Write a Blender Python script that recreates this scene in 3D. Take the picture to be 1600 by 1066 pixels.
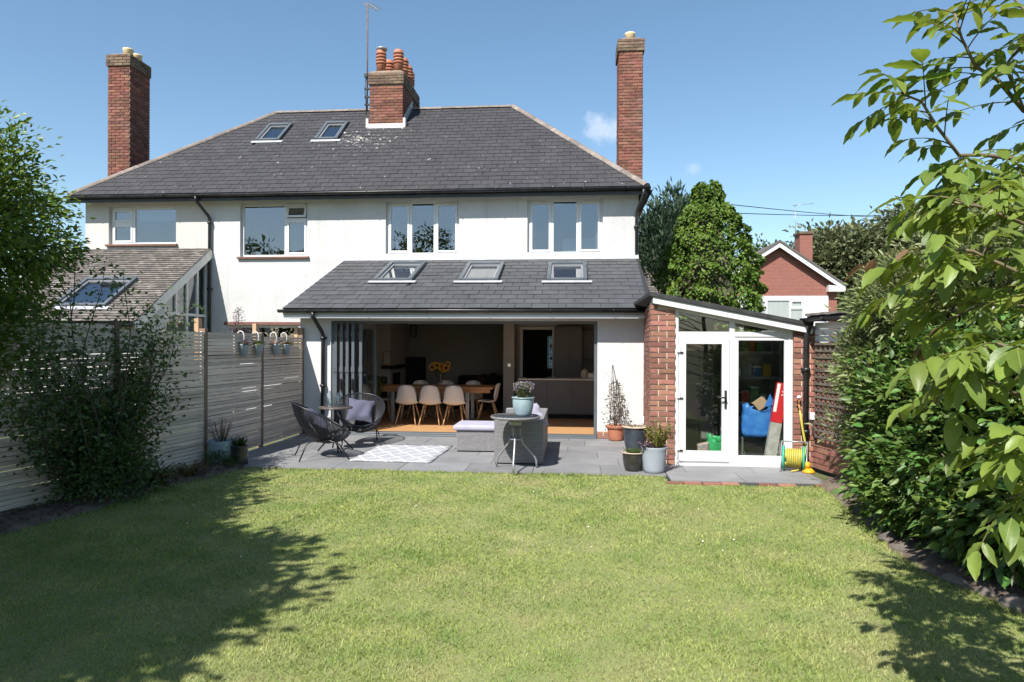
import bpy, math, random
import numpy as np
from mathutils import Vector, Matrix
for o in list(bpy.data.objects): bpy.data.objects.remove(o)
SC = bpy.context.scene
COL = SC.collection
# ---------------------------------------------------------------- camera
TH = math.radians(5.081); ROLL = 0.0042; CAMH = 1.68
fw = Vector((-math.sin(TH), math.cos(TH), 0)); rt0 = Vector((math.cos(TH), math.sin(TH), 0)); up0 = Vector((0, 0, 1))
rt = rt0*math.cos(ROLL) + up0*math.sin(ROLL); up = up0*math.cos(ROLL) - rt0*math.sin(ROLL)
cd = bpy.data.cameras.new('camera'); cam = bpy.data.objects.new('camera', cd); COL.objects.link(cam)
cam.matrix_world = Matrix(((rt.x, up.x, -fw.x, 0), (rt.y, up.y, -fw.y, 0), (rt.z, up.z, -fw.z, CAMH), (0, 0, 0, 1)))
cd.sensor_width = 36; cd.lens = 24.0; cd.shift_y = 0.0031; cd.clip_end = 3000; cd.clip_start = 0.05
SC.camera = cam
# ---------------------------------------------------------------- sky, sun, exposure
SUN_EL, SUN_AZ = math.radians(48.5), math.radians(22)      # azimuth: from behind-left of the facade normal
w = bpy.data.worlds.new('World'); SC.world = w; w.use_nodes = True
nt = w.node_tree; nt.nodes.clear()
sky = nt.nodes.new('ShaderNodeTexSky'); sky.sky_type = 'NISHITA'; sky.sun_disc = False
sky.sun_elevation = SUN_EL; sky.sun_rotation = math.pi + SUN_AZ; sky.air_density = 1.0; sky.dust_density = .55; sky.ozone_density = 2.2
hs = nt.nodes.new('ShaderNodeHueSaturation'); hs.inputs['Saturation'].default_value = 1.04; hs.inputs['Hue'].default_value = .491
nt.links.new(sky.outputs[0], hs.inputs['Color'])
col_out = hs.outputs[0]
tc = nt.nodes.new('ShaderNodeTexCoord')
def cloud(direction, radius, amount, seed, prev):
    d = Vector(direction).normalized()
    sub = nt.nodes.new('ShaderNodeVectorMath'); sub.operation = 'SUBTRACT'; sub.inputs[1].default_value = d
    nt.links.new(tc.outputs['Generated'], sub.inputs[0])
    sq = nt.nodes.new('ShaderNodeVectorMath'); sq.operation = 'MULTIPLY'; sq.inputs[1].default_value = (1, 1, 1.25); nt.links.new(sub.outputs[0], sq.inputs[0])
    ln = nt.nodes.new('ShaderNodeVectorMath'); ln.operation = 'LENGTH'; nt.links.new(sq.outputs[0], ln.inputs[0])
    nz = nt.nodes.new('ShaderNodeTexNoise'); nz.inputs['Scale'].default_value = 34 + seed; nz.inputs['Detail'].default_value = 7; nz.inputs['Roughness'].default_value = .62
    nt.links.new(tc.outputs['Generated'], nz.inputs['Vector'])
    m1 = nt.nodes.new('ShaderNodeMapRange'); m1.inputs[1].default_value = radius; m1.inputs[2].default_value = 0.0; m1.inputs[3].default_value = -.35; m1.inputs[4].default_value = .42
    nt.links.new(ln.outputs['Value'], m1.inputs[0])
    ad = nt.nodes.new('ShaderNodeMath'); ad.operation = 'ADD'; nt.links.new(m1.outputs[0], ad.inputs[0]); nt.links.new(nz.outputs['Fac'], ad.inputs[1])
    m2 = nt.nodes.new('ShaderNodeMapRange'); m2.interpolation_type = 'SMOOTHSTEP'; m2.inputs[1].default_value = .5; m2.inputs[2].default_value = .85; m2.inputs[4].default_value = amount
    nt.links.new(ad.outputs[0], m2.inputs[0])
    mx = nt.nodes.new('ShaderNodeMix'); mx.data_type = 'RGBA'; mx.inputs['B'].default_value = (7.2, 7.2, 7.6, 1)
    nt.links.new(m2.outputs[0], mx.inputs['Factor']); nt.links.new(prev, mx.inputs['A'])
    return mx.outputs['Result']
def raydir(u, v):
    a, b = (u-800)/1067., (538-v)/1067.
    return fw + rt*a + up*b
for u, v, r, am, sd in ((940, 202, .06, .36, 0), (1085, 262, .03, .16, 3)):
    col_out = cloud(raydir(u, v), r, am, sd, col_out)
bgn = nt.nodes.new('ShaderNodeBackground'); bgn.inputs['Strength'].default_value = 0.092
wo = nt.nodes.new('ShaderNodeOutputWorld')
nt.links.new(col_out, bgn.inputs[0]); nt.links.new(bgn.outputs[0], wo.inputs[0])
sd = bpy.data.lights.new('sun', 'SUN'); sd.energy = 4.9; sd.angle = math.radians(.53); sd.color = (1, .955, .89)
sun = bpy.data.objects.new('sun', sd); COL.objects.link(sun); sun.location = (-6, -12, 20)
sdir = Vector((-math.sin(SUN_AZ)*math.cos(SUN_EL), -math.cos(SUN_AZ)*math.cos(SUN_EL), math.sin(SUN_EL)))
sun.rotation_euler = sdir.to_track_quat('Z', 'Y').to_euler()
vs = SC.view_settings; vs.view_transform = 'Standard'; vs.look = 'None'; vs.exposure = 0.95; vs.gamma = 1; vs.use_curve_mapping = False
SC.render.engine = 'CYCLES'
SC.cycles.max_bounces = 10; SC.cycles.transparent_max_bounces = 16
# ---------------------------------------------------------------- helpers
RNG = random.Random(11); NR = np.random.default_rng(5)
WL = {}
def thing(name, label, cat, loc=(0, 0, 0), group=None, rz=0):
    o = bpy.data.objects.new(name, None); COL.objects.link(o); o.location = loc; o.rotation_euler.z = rz
    o.empty_display_size = .1; o['label'] = label; o['category'] = cat
    if group: o['group'] = group
    WL[o.name] = Vector(loc); return o
def tag(o, label, cat, group=None):
    o['label'] = label; o['category'] = cat
    if group: o['group'] = group
    return o
class MB:
    def __init__(s): s.v = []; s.f = []; s.sm = []
    def quad(s, a, b, c, d):
        n = len(s.v); s.v += [a, b, c, d]; s.f.append((n, n+1, n+2, n+3)); return s
    def poly(s, pts):
        n = len(s.v); s.v += list(pts); s.f.append(tuple(range(n, n+len(pts)))); return s
    def box(s, x0, x1, y0, y1, z0, z1):
        n = len(s.v); s.v += [(x0,y0,z0),(x1,y0,z0),(x1,y1,z0),(x0,y1,z0),(x0,y0,z1),(x1,y0,z1),(x1,y1,z1),(x0,y1,z1)]
        s.f += [tuple(n+i for i in q) for q in ((3,2,1,0),(4,5,6,7),(0,1,5,4),(1,2,6,5),(2,3,7,6),(3,0,4,7))]; return s
    def obox(s, c, ax, ay, az):            # oriented box: centre and three half-axis vectors
        n = len(s.v); c, ax, ay, az = map(Vector, (c, ax, ay, az))
        for k in ((-1,-1,-1),(1,-1,-1),(1,1,-1),(-1,1,-1),(-1,-1,1),(1,-1,1),(1,1,1),(-1,1,1)):
            s.v.append(tuple(c+ax*k[0]+ay*k[1]+az*k[2]))
        s.f += [tuple(n+i for i in q) for q in ((3,2,1,0),(4,5,6,7),(0,1,5,4),(1,2,6,5),(2,3,7,6),(3,0,4,7))]; return s
    def beam(s, a, b, w, h, upv=(0, 0, 1)):
        a, b = Vector(a), Vector(b); d = (b-a); u = Vector(upv); x = d.cross(u)
        if x.length < 1e-6: x = d.cross(Vector((1, 0, 0)))
        x.normalize(); z = x.cross(d).normalized()
        return s.obox((a+b)/2, x*w/2, d/2, z*h/2)
    def prism(s, pts, ext):                # planar polygon extruded by vector
        n = len(s.v); k = len(pts); e = Vector(ext)
        s.v += [tuple(p) for p in pts] + [tuple(Vector(p)+e) for p in pts]
        s.f.append(tuple(range(n+k-1, n-1, -1))); s.f.append(tuple(range(n+k, n+2*k)))
        for i in range(k): j = (i+1) % k; s.f.append((n+i, n+j, n+k+j, n+k+i))
        return s
    def tube(s, pts, r, seg=8, closed=False, cap=True):
        pts = [Vector(p) for p in pts]; m = len(pts); rs = r if isinstance(r, (list, tuple)) else [r]*m
        n = len(s.v); prev = None
        for i, p in enumerate(pts):
            if closed: d = pts[(i+1) % m]-pts[i-1]
            else: d = pts[min(i+1, m-1)]-pts[max(i-1, 0)]
            d.normalize()
            if prev is None:
                ref = Vector((0, 0, 1)) if abs(d.z) < .9 else Vector((1, 0, 0)); x = d.cross(ref).normalized()
            else: x = (prev - d*prev.dot(d)).normalized()
            prev = x; y = d.cross(x)
            for k in range(seg):
                a = 2*math.pi*k/seg; s.v.append(tuple(p + x*math.cos(a)*rs[i] + y*math.sin(a)*rs[i]))
        rng = m if closed else m-1
        for i in range(rng):
            i2 = (i+1) % m
            for k in range(seg):
                k2 = (k+1) % seg; s.f.append((n+i*seg+k, n+i*seg+k2, n+i2*seg+k2, n+i2*seg+k)); s.sm.append(len(s.f)-1)
        if cap and not closed:
            s.f.append(tuple(n+k for k in range(seg-1, -1, -1))); s.f.append(tuple(n+(m-1)*seg+k for k in range(seg)))
        return s
    def lathe(s, prof, c=(0, 0, 0), seg=24):
        n = len(s.v); m = len(prof)
        for r, z in prof:
            for k in range(seg):
                a = 2*math.pi*k/seg; s.v.append((c[0]+r*math.cos(a), c[1]+r*math.sin(a), c[2]+z))
        for i in range(m-1):
            for k in range(seg):
                k2 = (k+1) % seg; s.f.append((n+i*seg+k, n+i*seg+k2, n+(i+1)*seg+k2, n+(i+1)*seg+k)); s.sm.append(len(s.f)-1)
        if prof[0][0] > 1e-4: s.f.append(tuple(n+k for k in range(seg-1, -1, -1)))
        if prof[-1][0] > 1e-4: s.f.append(tuple(n+(m-1)*seg+k for k in range(seg)))
        return s
    def grid(s, rows, flip=False):
        n = len(s.v); m = len(rows); k = len(rows[0])
        for r in rows: s.v += [tuple(p) for p in r]
        for i in range(m-1):
            for j in range(k-1):
                q = (n+i*k+j, n+i*k+j+1, n+(i+1)*k+j+1, n+(i+1)*k+j); s.f.append(q[::-1] if flip else q); s.sm.append(len(s.f)-1)
        return s
    def mesh(s, name, off=(0, 0, 0), smooth=True):
        me = bpy.data.meshes.new(name); o = Vector(off)
        me.from_pydata([tuple(Vector(p)-o) for p in s.v], [], s.f)
        if smooth and s.sm:
            fl = np.zeros(len(s.f), bool); fl[s.sm] = True; me.polygons.foreach_set('use_smooth', fl)
        me.update(); return me
def inst(name, me, parent=None, loc=(0, 0, 0), rot=None):      # linked object; loc is local to the parent
    o = bpy.data.objects.new(name, me); COL.objects.link(o); o.location = loc
    if rot is not None: o.rotation_euler = rot
    if parent is not None: o.parent = parent
    return o
def wloc(p):
    if p is None: return Vector((0, 0, 0))
    v = WL.get(p.name)
    return v if v is not None else Vector((0, 0, 0))
def part(name, mb, mat, parent=None, bevel=0, world=True, kind=None, solid=0):   # mesh object; vertices in world (or parent-local) metres
    off = wloc(parent) if world else Vector((0, 0, 0))
    me = mb.mesh(name, off)
    if mat is not None:
        for m in (mat if isinstance(mat, (list, tuple)) else [mat]): me.materials.append(m)
    o = inst(name, me, parent); WL[o.name] = off.copy()
    if solid:
        md = o.modifiers.new('solid', 'SOLIDIFY'); md.thickness = solid; md.offset = 0
    if bevel:
        md = o.modifiers.new('bevel', 'BEVEL'); md.width = bevel; md.segments = 2; md.limit_method = 'ANGLE'; md.angle_limit = math.radians(40)
    if kind: o['kind'] = kind
    return o
def structure(name, mb, mat, bevel=0, parent=None):
    o = part(name, mb, mat, parent, bevel)
    if parent is None: o['kind'] = 'structure'
    return o
def copy_tree(o, parent=None):
    c = o.copy(); COL.objects.link(c)
    if parent is not None: c.parent = parent
    for ch in list(o.children): copy_tree(ch, c)
    return c
# ---------------------------------------------------------------- materials
def pmat(name, c1, c2=None, scale=3.0, rough=.6, bump=0.0, bscale=60., rnd=0.0, attr=0.0, spec=.4, metal=0.0, transl=0.0, detail=5., c3=None, c3scale=.6, c3amt=.5, space='pos', coat=0., emit=None, huej=0.0, stretch=None):
    m = bpy.data.materials.new(name); m.use_nodes = True; t = m.node_tree; N = t.nodes; L = t.links
    b = N['Principled BSDF']; b.inputs['Roughness'].default_value = rough; b.inputs['Metallic'].default_value = metal
    b.inputs['Specular IOR Level'].default_value = spec
    if coat: b.inputs['Coat Weight'].default_value = coat; b.inputs['Coat Roughness'].default_value = .15
    if space == 'pos': vec = N.new('ShaderNodeNewGeometry').outputs['Position']
    else: vec = N.new('ShaderNodeTexCoord').outputs['Object']
    if stretch:
        mp = N.new('ShaderNodeMapping'); mp.inputs['Scale'].default_value = stretch; L.new(vec, mp.inputs[0]); vec = mp.outputs[0]
    def noise(sc, det=detail, ro=.6):
        n = N.new('ShaderNodeTexNoise'); n.inputs['Scale'].default_value = sc; n.inputs['Detail'].default_value = det; n.inputs['Roughness'].default_value = ro
        L.new(vec, n.inputs['Vector']); return n.outputs['Fac']
    def ramp(fac, a=.35, z=.65):
        r = N.new('ShaderNodeMapRange'); r.inputs[1].default_value = a; r.inputs[2].default_value = z; L.new(fac, r.inputs[0]); return r.outputs[0]
    def mix(fac, A, B):
        x = N.new('ShaderNodeMix'); x.data_type = 'RGBA'
        if isinstance(fac, float): x.inputs['Factor'].default_value = fac
        else: L.new(fac, x.inputs['Factor'])
        for nm, val in (('A', A), ('B', B)):
            if isinstance(val, tuple): x.inputs[nm].default_value = (*val, 1)
            else: L.new(val, x.inputs[nm])
        return x.outputs['Result']
    col = tuple(c1)
    if c2 is not None: col = mix(ramp(noise(scale)), tuple(c1), tuple(c2))
    if c3 is not None:
        r = N.new('ShaderNodeMath'); r.operation = 'MULTIPLY'; r.inputs[1].default_value = c3amt; L.new(ramp(noise(c3scale, 7, .65), .5, .7), r.inputs[0])
        col = mix(r.outputs[0], col, tuple(c3))
    def vary(src, amt, col):
        h = N.new('ShaderNodeHueSaturation')
        mr = N.new('ShaderNodeMapRange'); mr.inputs[3].default_value = 1-amt; mr.inputs[4].default_value = 1+amt; L.new(src, mr.inputs[0]); L.new(mr.outputs[0], h.inputs['Value'])
        if huej:
            m3 = N.new('ShaderNodeMath'); m3.operation = 'MULTIPLY'; m3.inputs[1].default_value = 7.31; L.new(src, m3.inputs[0])
            fr = N.new('ShaderNodeMath'); fr.operation = 'FRACT'; L.new(m3.outputs[0], fr.inputs[0])
            m2 = N.new('ShaderNodeMapRange'); m2.inputs[3].default_value = .5-huej; m2.inputs[4].default_value = .5+huej; L.new(fr.outputs[0], m2.inputs[0]); L.new(m2.outputs[0], h.inputs['Hue'])
        if isinstance(col, tuple): h.inputs['Color'].default_value = (*col, 1)
        else: L.new(col, h.inputs['Color'])
        return h.outputs[0]
    if rnd: col = vary(N.new('ShaderNodeObjectInfo').outputs['Random'], rnd, col)
    if attr:
        a = N.new('ShaderNodeAttribute'); a.attribute_name = 'var'; col = vary(a.outputs['Fac'], attr, col)
    if isinstance(col, tuple): b.inputs['Base Color'].default_value = (*col, 1)
    else: L.new(col, b.inputs['Base Color'])
    if bump:
        bp = N.new('ShaderNodeBump'); bp.inputs['Strength'].default_value = min(1, bump); bp.inputs['Distance'].default_value = .01
        L.new(noise(bscale, 6, .65), bp.inputs['Height']); L.new(bp.outputs[0], b.inputs['Normal'])
    if emit: b.inputs['Emission Color'].default_value = (*emit[0], 1); b.inputs['Emission Strength'].default_value = emit[1]
    if transl:
        tr = N.new('ShaderNodeBsdfTranslucent')
        if isinstance(col, tuple): tr.inputs[0].default_value = (*col, 1)
        else:
            hh = N.new('ShaderNodeHueSaturation'); hh.inputs['Value'].default_value = 1.5; hh.inputs['Saturation'].default_value = 1.1; hh.inputs['Hue'].default_value = .485
            L.new(col, hh.inputs['Color']); L.new(hh.outputs[0], tr.inputs[0])
        ms = N.new('ShaderNodeMixShader'); ms.inputs[0].default_value = transl
        L.new(b.outputs[0], ms.inputs[1]); L.new(tr.outputs[0], ms.inputs[2]); L.new(ms.outputs[0], N['Material Output'].inputs[0])
    return m
def glassmat(name, refl, tint=(.9, .95, .95), rough=0.0, wob=0.0):
    m = bpy.data.materials.new(name); m.use_nodes = True; t = m.node_tree; N = t.nodes; L = t.links; N.remove(N['Principled BSDF'])
    a = N.new('ShaderNodeBsdfTransparent'); a.inputs[0].default_value = (*tint, 1)
    g = N.new('ShaderNodeBsdfGlossy'); g.inputs['Roughness'].default_value = rough
    fr = N.new('ShaderNodeLayerWeight'); fr.inputs[0].default_value = .5
    pw = N.new('ShaderNodeMath'); pw.operation = 'POWER'; pw.inputs[1].default_value = 5; L.new(fr.outputs['Facing'], pw.inputs[0])
    ad = N.new('ShaderNodeMath'); ad.operation = 'ADD'; ad.inputs[1].default_value = refl+.04; ad.use_clamp = True; L.new(pw.outputs[0], ad.inputs[0])
    if wob:
        nz = N.new('ShaderNodeTexNoise'); nz.inputs['Scale'].default_value = 1.3; L.new(N.new('ShaderNodeNewGeometry').outputs['Position'], nz.inputs['Vector'])
        bp = N.new('ShaderNodeBump'); bp.inputs['Strength'].default_value = wob; bp.inputs['Distance'].default_value = .05; L.new(nz.outputs['Fac'], bp.inputs['Height']); L.new(bp.outputs[0], g.inputs['Normal'])
    x = N.new('ShaderNodeMixShader'); L.new(ad.outputs[0], x.inputs[0]); L.new(a.outputs[0], x.inputs[1]); L.new(g.outputs[0], x.inputs[2])
    L.new(x.outputs[0], N['Material Output'].inputs[0]); return m
M = {}
M['render'] = pmat('white_render', (.44, .44, .437), (.49, .49, .487), 1.2, .85, 1., 30, c3=(.36, .355, .335), c3scale=.9, c3amt=.55)
M['cream'] = pmat('cream_render', (.43, .415, .39), (.47, .455, .43), 1.2, .85, .5, 38)
M['smooth_white'] = pmat('smooth_white_wall', (.47, .47, .47), (.51, .51, .505), 1.5, .8, .1, 60)
M['upvc'] = pmat('white_plastic', (.54, .54, .54), (.58, .58, .58), 2, .3, spec=.5)
M['oldwhite'] = pmat('weathered_white_paint', (.70, .69, .66), (.60, .58, .54), 5, .6, .1, 40)
M['black'] = pmat('black_plastic', (.012, .012, .013), (.03, .03, .032), 4, .38)
M['felt'] = pmat('black_roof_felt', (.02, .02, .021), (.04, .04, .042), 6, .8, .4, 120)
M['anthracite'] = pmat('anthracite_aluminium', (.075, .088, .1), (.09, .105, .118), 3, .38, spec=.5)
M['brick'] = pmat('red_brick', (.275, .125, .088), (.21, .095, .07), 26, .88, .5, 90, rnd=.34, huej=.014, c3=(.16, .10, .085), c3scale=9, c3amt=.5)
M['brick_att'] = pmat('red_brick_small', (.25, .088, .055), (.18, .068, .045), 18, .9, .5, 70, attr=.38, huej=.014, c3=(.12, .085, .07), c3scale=2.2, c3amt=.6)
M['brick_chim'] = pmat('chimney_brick', (.205, .078, .052), (.14, .06, .044), 18, .9, .5, 70, rnd=.36, huej=.014, c3=(.14, .095, .075), c3scale=2.0, c3amt=.6)
M['brick_dark'] = pmat('sooty_brick', (.20, .125, .085), (.12, .085, .065), 14, .92, .5, 70, rnd=.35, attr=.2, c3=(.30, .29, .17), c3scale=7, c3amt=.55)
M['mortar'] = pmat('mortar', (.52, .43, .34), (.44, .36, .285), 14, .95, .4, 80)
M['mortar_dk'] = pmat('old_mortar', (.27, .20, .15), (.19, .14, .11), 9, .95, .4, 80)
M['terracotta'] = pmat('terracotta', (.36, .135, .075), (.28, .105, .06), 7, .8, .2, 60, c3=(.52, .36, .28), c3scale=8, c3amt=.4)
M['buffpot'] = pmat('buff_clay', (.62, .50, .30), (.54, .42, .25), 6, .8)
M['lead'] = pmat('lead_flashing', (.30, .31, .33), (.42, .43, .45), 6, .5, .2, 40)
M['whiteflash'] = pmat('pale_mortar_flashing', (.66, .64, .61), (.5, .48, .46), 9, .85)
M['ridge'] = pmat('ridge_tile_clay', (.20, .165, .145), (.14, .12, .108), 6, .9, .4, 60, rnd=.22, c3=(.33, .29, .24), c3scale=8, c3amt=.5)
M['timber'] = pmat('weathered_timber', (.70, .595, .485), (.60, .50, .405), 7, .85, .3, 60, rnd=.22, stretch=(3, .6, 6), c3=(.36, .30, .24), c3scale=6, c3amt=.4)
M['post'] = pmat('brown_fence_post', (.17, .115, .085), (.235, .165, .115), 6, .85, .3, 50, rnd=.15, stretch=(6, 6, .7))
M['newpost'] = pmat('pale_timber', (.46, .31, .19), (.38, .25, .15), 8, .8, .2, 50, stretch=(6, 6, .7))
M['oak'] = pmat('oiled_wood', (.42, .205, .085), (.32, .145, .058), 5, .42, .1, 60, stretch=(.5, 6, 6))
M['floorwood'] = pmat('oak_floor', (.50, .29, .135), (.40, .22, .10), 4, .36, stretch=(.4, 7, 1))
M['beech'] = pmat('beech_leg', (.56, .36, .19), (.48, .30, .155), 10, .5)
M['shell'] = pmat('grey_chair_shell', (.56, .545, .53), None, rough=.36)
M['darkwall'] = pmat('dark_grey_paint', (.27, .262, .255), (.29, .28, .272), 2, .85)
M['greige'] = pmat('pale_grey_paint', (.42, .39, .36), None, rough=.85)
M['ceil'] = pmat('white_ceiling_paint', (.72, .71, .69), None, rough=.9)
M['cab'] = pmat('dark_cabinet', (.115, .11, .113), (.13, .124, .127), 3, .45)
M['steel'] = pmat('grey_steel', (.33, .34, .36), None, rough=.4, metal=.5)
M['chrome'] = pmat('chrome', (.6, .6, .6), None, rough=.2, metal=1.)
M['soft_black'] = pmat('black_fabric', (.012, .012, .013), (.02, .02, .02), 6, .9)
M['cord'] = pmat('black_cord', (.014, .015, .02), None, rough=.4, spec=.5)
M['mauve'] = pmat('mauve_cushion', (.085, .088, .13), (.065, .068, .105), 5, .9, .15, 300)
M['lilac'] = pmat('lilac_cushion', (.34, .33, .40), (.30, .29, .36), 5, .9, .15, 300)
M['slab'] = pmat('grey_porcelain_slab', (.16, .162, .168), (.20, .202, .207), 2.2, .62, .15, 70, rnd=.11, c3=(.27, .265, .255), c3scale=1.4, c3amt=.4)
M['grout'] = pmat('dark_grout', (.06, .06, .062), None, rough=.9)
M['soil'] = pmat('dry_soil', (.15, .115, .088), (.085, .063, .048), 8, .97, 1., 28, c3=(.22, .18, .14), c3scale=3, c3amt=.4)
M['stone'] = pmat('edging_stone', (.15, .125, .11), (.09, .077, .068), 7, .9, .6, 24, rnd=.25)
M['glass_up'] = glassmat('window_glass', .15, (.6, .65, .7), wob=.05)
M['glass'] = glassmat('clear_glass', .02, (.93, .95, .95))
M['glass_sky'] = glassmat('rooflight_glass', .22, (.8, .85, .9))
M['jar'] = glassmat('clear_jar_glass', .10, (.93, .96, .96))
M['blind'] = pmat('pale_blind', (.62, .64, .66), None, rough=.9)
M['curtain'] = pmat('net_curtain', (.50, .50, .49), (.36, .36, .36), 9, .95, stretch=(5, 5, .05))

def streaks(m, amt=.35):            # rain streaks and grime running down rendered walls
    t = m.node_tree; N = t.nodes; L = t.links; b = N['Principled BSDF']; src = b.inputs['Base Color'].links[0].from_socket
    mp = N.new('ShaderNodeMapping'); mp.inputs['Scale'].default_value = (5.5, 5.5, .35); L.new(N.new('ShaderNodeNewGeometry').outputs['Position'], mp.inputs[0])
    nz = N.new('ShaderNodeTexNoise'); nz.inputs['Scale'].default_value = 1.; nz.inputs['Detail'].default_value = 7; nz.inputs['Roughness'].default_value = .7; L.new(mp.outputs[0], nz.inputs['Vector'])
    r = N.new('ShaderNodeMapRange'); r.inputs[1].default_value = .55; r.inputs[2].default_value = .78; r.inputs[4].default_value = amt; L.new(nz.outputs['Fac'], r.inputs[0])
    x = N.new('ShaderNodeMix'); x.data_type = 'RGBA'; x.inputs['B'].default_value = (.27, .26, .24, 1); L.new(r.outputs[0], x.inputs['Factor']); L.new(src, x.inputs['A']); L.new(x.outputs['Result'], b.inputs['Base Color'])
streaks(M['render'], .36); streaks(M['cream'], .36); streaks(M['smooth_white'], .3); streaks(M['slab'], .12)
# ================================================================ slate material (with lichen splashes below the party chimney)
def slate_mat(name, c1, c2, attr=False, lichen=None):
    m = pmat(name, c1, c2, 3., .66, .25, 40, rnd=0 if attr else .09, attr=.09 if attr else 0, spec=.25, c3=tuple(x*1.3 for x in c2), c3scale=1.1, c3amt=.28)
    if lichen:
        t = m.node_tree; N = t.nodes; L = t.links; b = N['Principled BSDF']; src = b.inputs['Base Color'].links[0].from_socket
        g = N.new('ShaderNodeNewGeometry'); total = None
        for (c, r, th) in lichen:
            dv = N.new('ShaderNodeVectorMath'); dv.operation = 'DISTANCE'; dv.inputs[1].default_value = c; L.new(g.outputs['Position'], dv.inputs[0])
            mr = N.new('ShaderNodeMapRange'); mr.inputs[1].default_value = 0; mr.inputs[2].default_value = r; mr.inputs[3].default_value = th; mr.inputs[4].default_value = 0; L.new(dv.outputs['Value'], mr.inputs[0])
            v = N.new('ShaderNodeTexNoise'); v.inputs['Scale'].default_value = 9; v.inputs['Detail'].default_value = 5; v.inputs['Roughness'].default_value = .7; L.new(g.outputs['Position'], v.inputs['Vector'])
            ad = N.new('ShaderNodeMath'); ad.operation = 'ADD'; L.new(v.outputs['Fac'], ad.inputs[0]); L.new(mr.outputs[0], ad.inputs[1])
            gt = N.new('ShaderNodeMapRange'); gt.inputs[1].default_value = .66; gt.inputs[2].default_value = .72; L.new(ad.outputs[0], gt.inputs[0]); o = gt.outputs[0]
            if total is None: total = o
            else:
                mx = N.new('ShaderNodeMath'); mx.operation = 'MAXIMUM'; L.new(total, mx.inputs[0]); L.new(o, mx.inputs[1]); total = mx.outputs[0]
        x = N.new('ShaderNodeMix'); x.data_type = 'RGBA'; x.inputs['B'].default_value = (.52, .49, .44, 1); L.new(total, x.inputs['Factor']); L.new(src, x.inputs['A']); L.new(x.outputs['Result'], b.inputs['Base Color'])
    return m
LICH = [((-5.6, 17.35, 7.0), 1.0, .13), ((-4.9, 17.3, 6.9), .9, .10), ((-5.2, 17.0, 6.65), 1.5, .04)]
M['slate'] = slate_mat('dark_slate', (.038, .037, .041), (.047, .046, .050), lichen=LICH)
M['slate_s'] = slate_mat('dark_slate_joined', (.038, .037, .041), (.047, .046, .050), attr=True, lichen=LICH)
M['slate2'] = slate_mat('blue_grey_slate', (.055, .057, .061), (.071, .073, .077))
M['deck'] = pmat('roof_underlay', (.022, .022, .025), None, rough=.9)
M['tile'] = pmat('brown_clay_tile', (.15, .132, .12), (.105, .094, .087), 5, .9, .4, 50, attr=.3, c3=(.36, .33, .29), c3scale=5, c3amt=.5)

def set_var(me, per_face):
    a = me.attributes.new('var', 'FLOAT', 'FACE'); a.data.foreach_set('value', np.asarray(per_face, np.float32))
# ---------------------------------------------------------------- bricks
class Bricks:
    def __init__(s, parent, mat, smat, limit=300, course=.075, length=.215, depth=.024, name='brick'):
        s.p, s.mat, s.smat, s.limit, s.co, s.le, s.de, s.name = parent, mat, smat, limit, course, length, depth, name; s.items = []
    def face(s, O, U, N, W, H, prio=0, top=None, cut=None):
        U = Vector(U).normalized(); N = Vector(N).normalized(); O = Vector(O); pitch = s.le+.017; i = 0
        while (i+1)*s.co <= H+1e-4:
            x = -(pitch/2) if i % 2 else 0.
            while x < W-.02:
                a, b = max(0, x), min(W, x+s.le)
                if b-a > .03:
                    z = i*s.co+s.co/2; mid = (a+b)/2
                    if (top is None or z+s.co/2 < top(mid)) and (cut is None or not cut(mid, z)):
                        s.items.append((prio+RNG.random()*.01, O+U*mid+Vector((0, 0, z))-N*(s.de/2)+N*RNG.uniform(.003, .008), U, N, round(b-a, 3)))
                x += pitch
            i += 1
        return s
    def finish(s):
        s.items.sort(key=lambda t: t[0]); cache = {}; off = wloc(s.p)
        for pr, c, U, N, l in s.items[:s.limit]:
            k = (l, tuple(round(x, 3) for x in U), tuple(round(x, 3) for x in N))
            if k not in cache:
                mb = MB().obox((0, 0, 0), U*l/2, N*s.de/2, Vector((0, 0, (s.co-.016)/2))); me = mb.mesh(s.name); me.materials.append(s.mat); cache[k] = me
            inst(s.name, cache[k], s.p, c-off)
        rest = s.items[s.limit:]
        if rest:
            mb = MB()
            for pr, c, U, N, l in rest: mb.obox(c, U*l/2, N*s.de/2, Vector((0, 0, (s.co-.016)/2)))
            o = part(s.name+'work', mb, s.smat, s.p, kind='stuff'); set_var(o.data, np.repeat(NR.random(len(rest)), 6))
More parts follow.
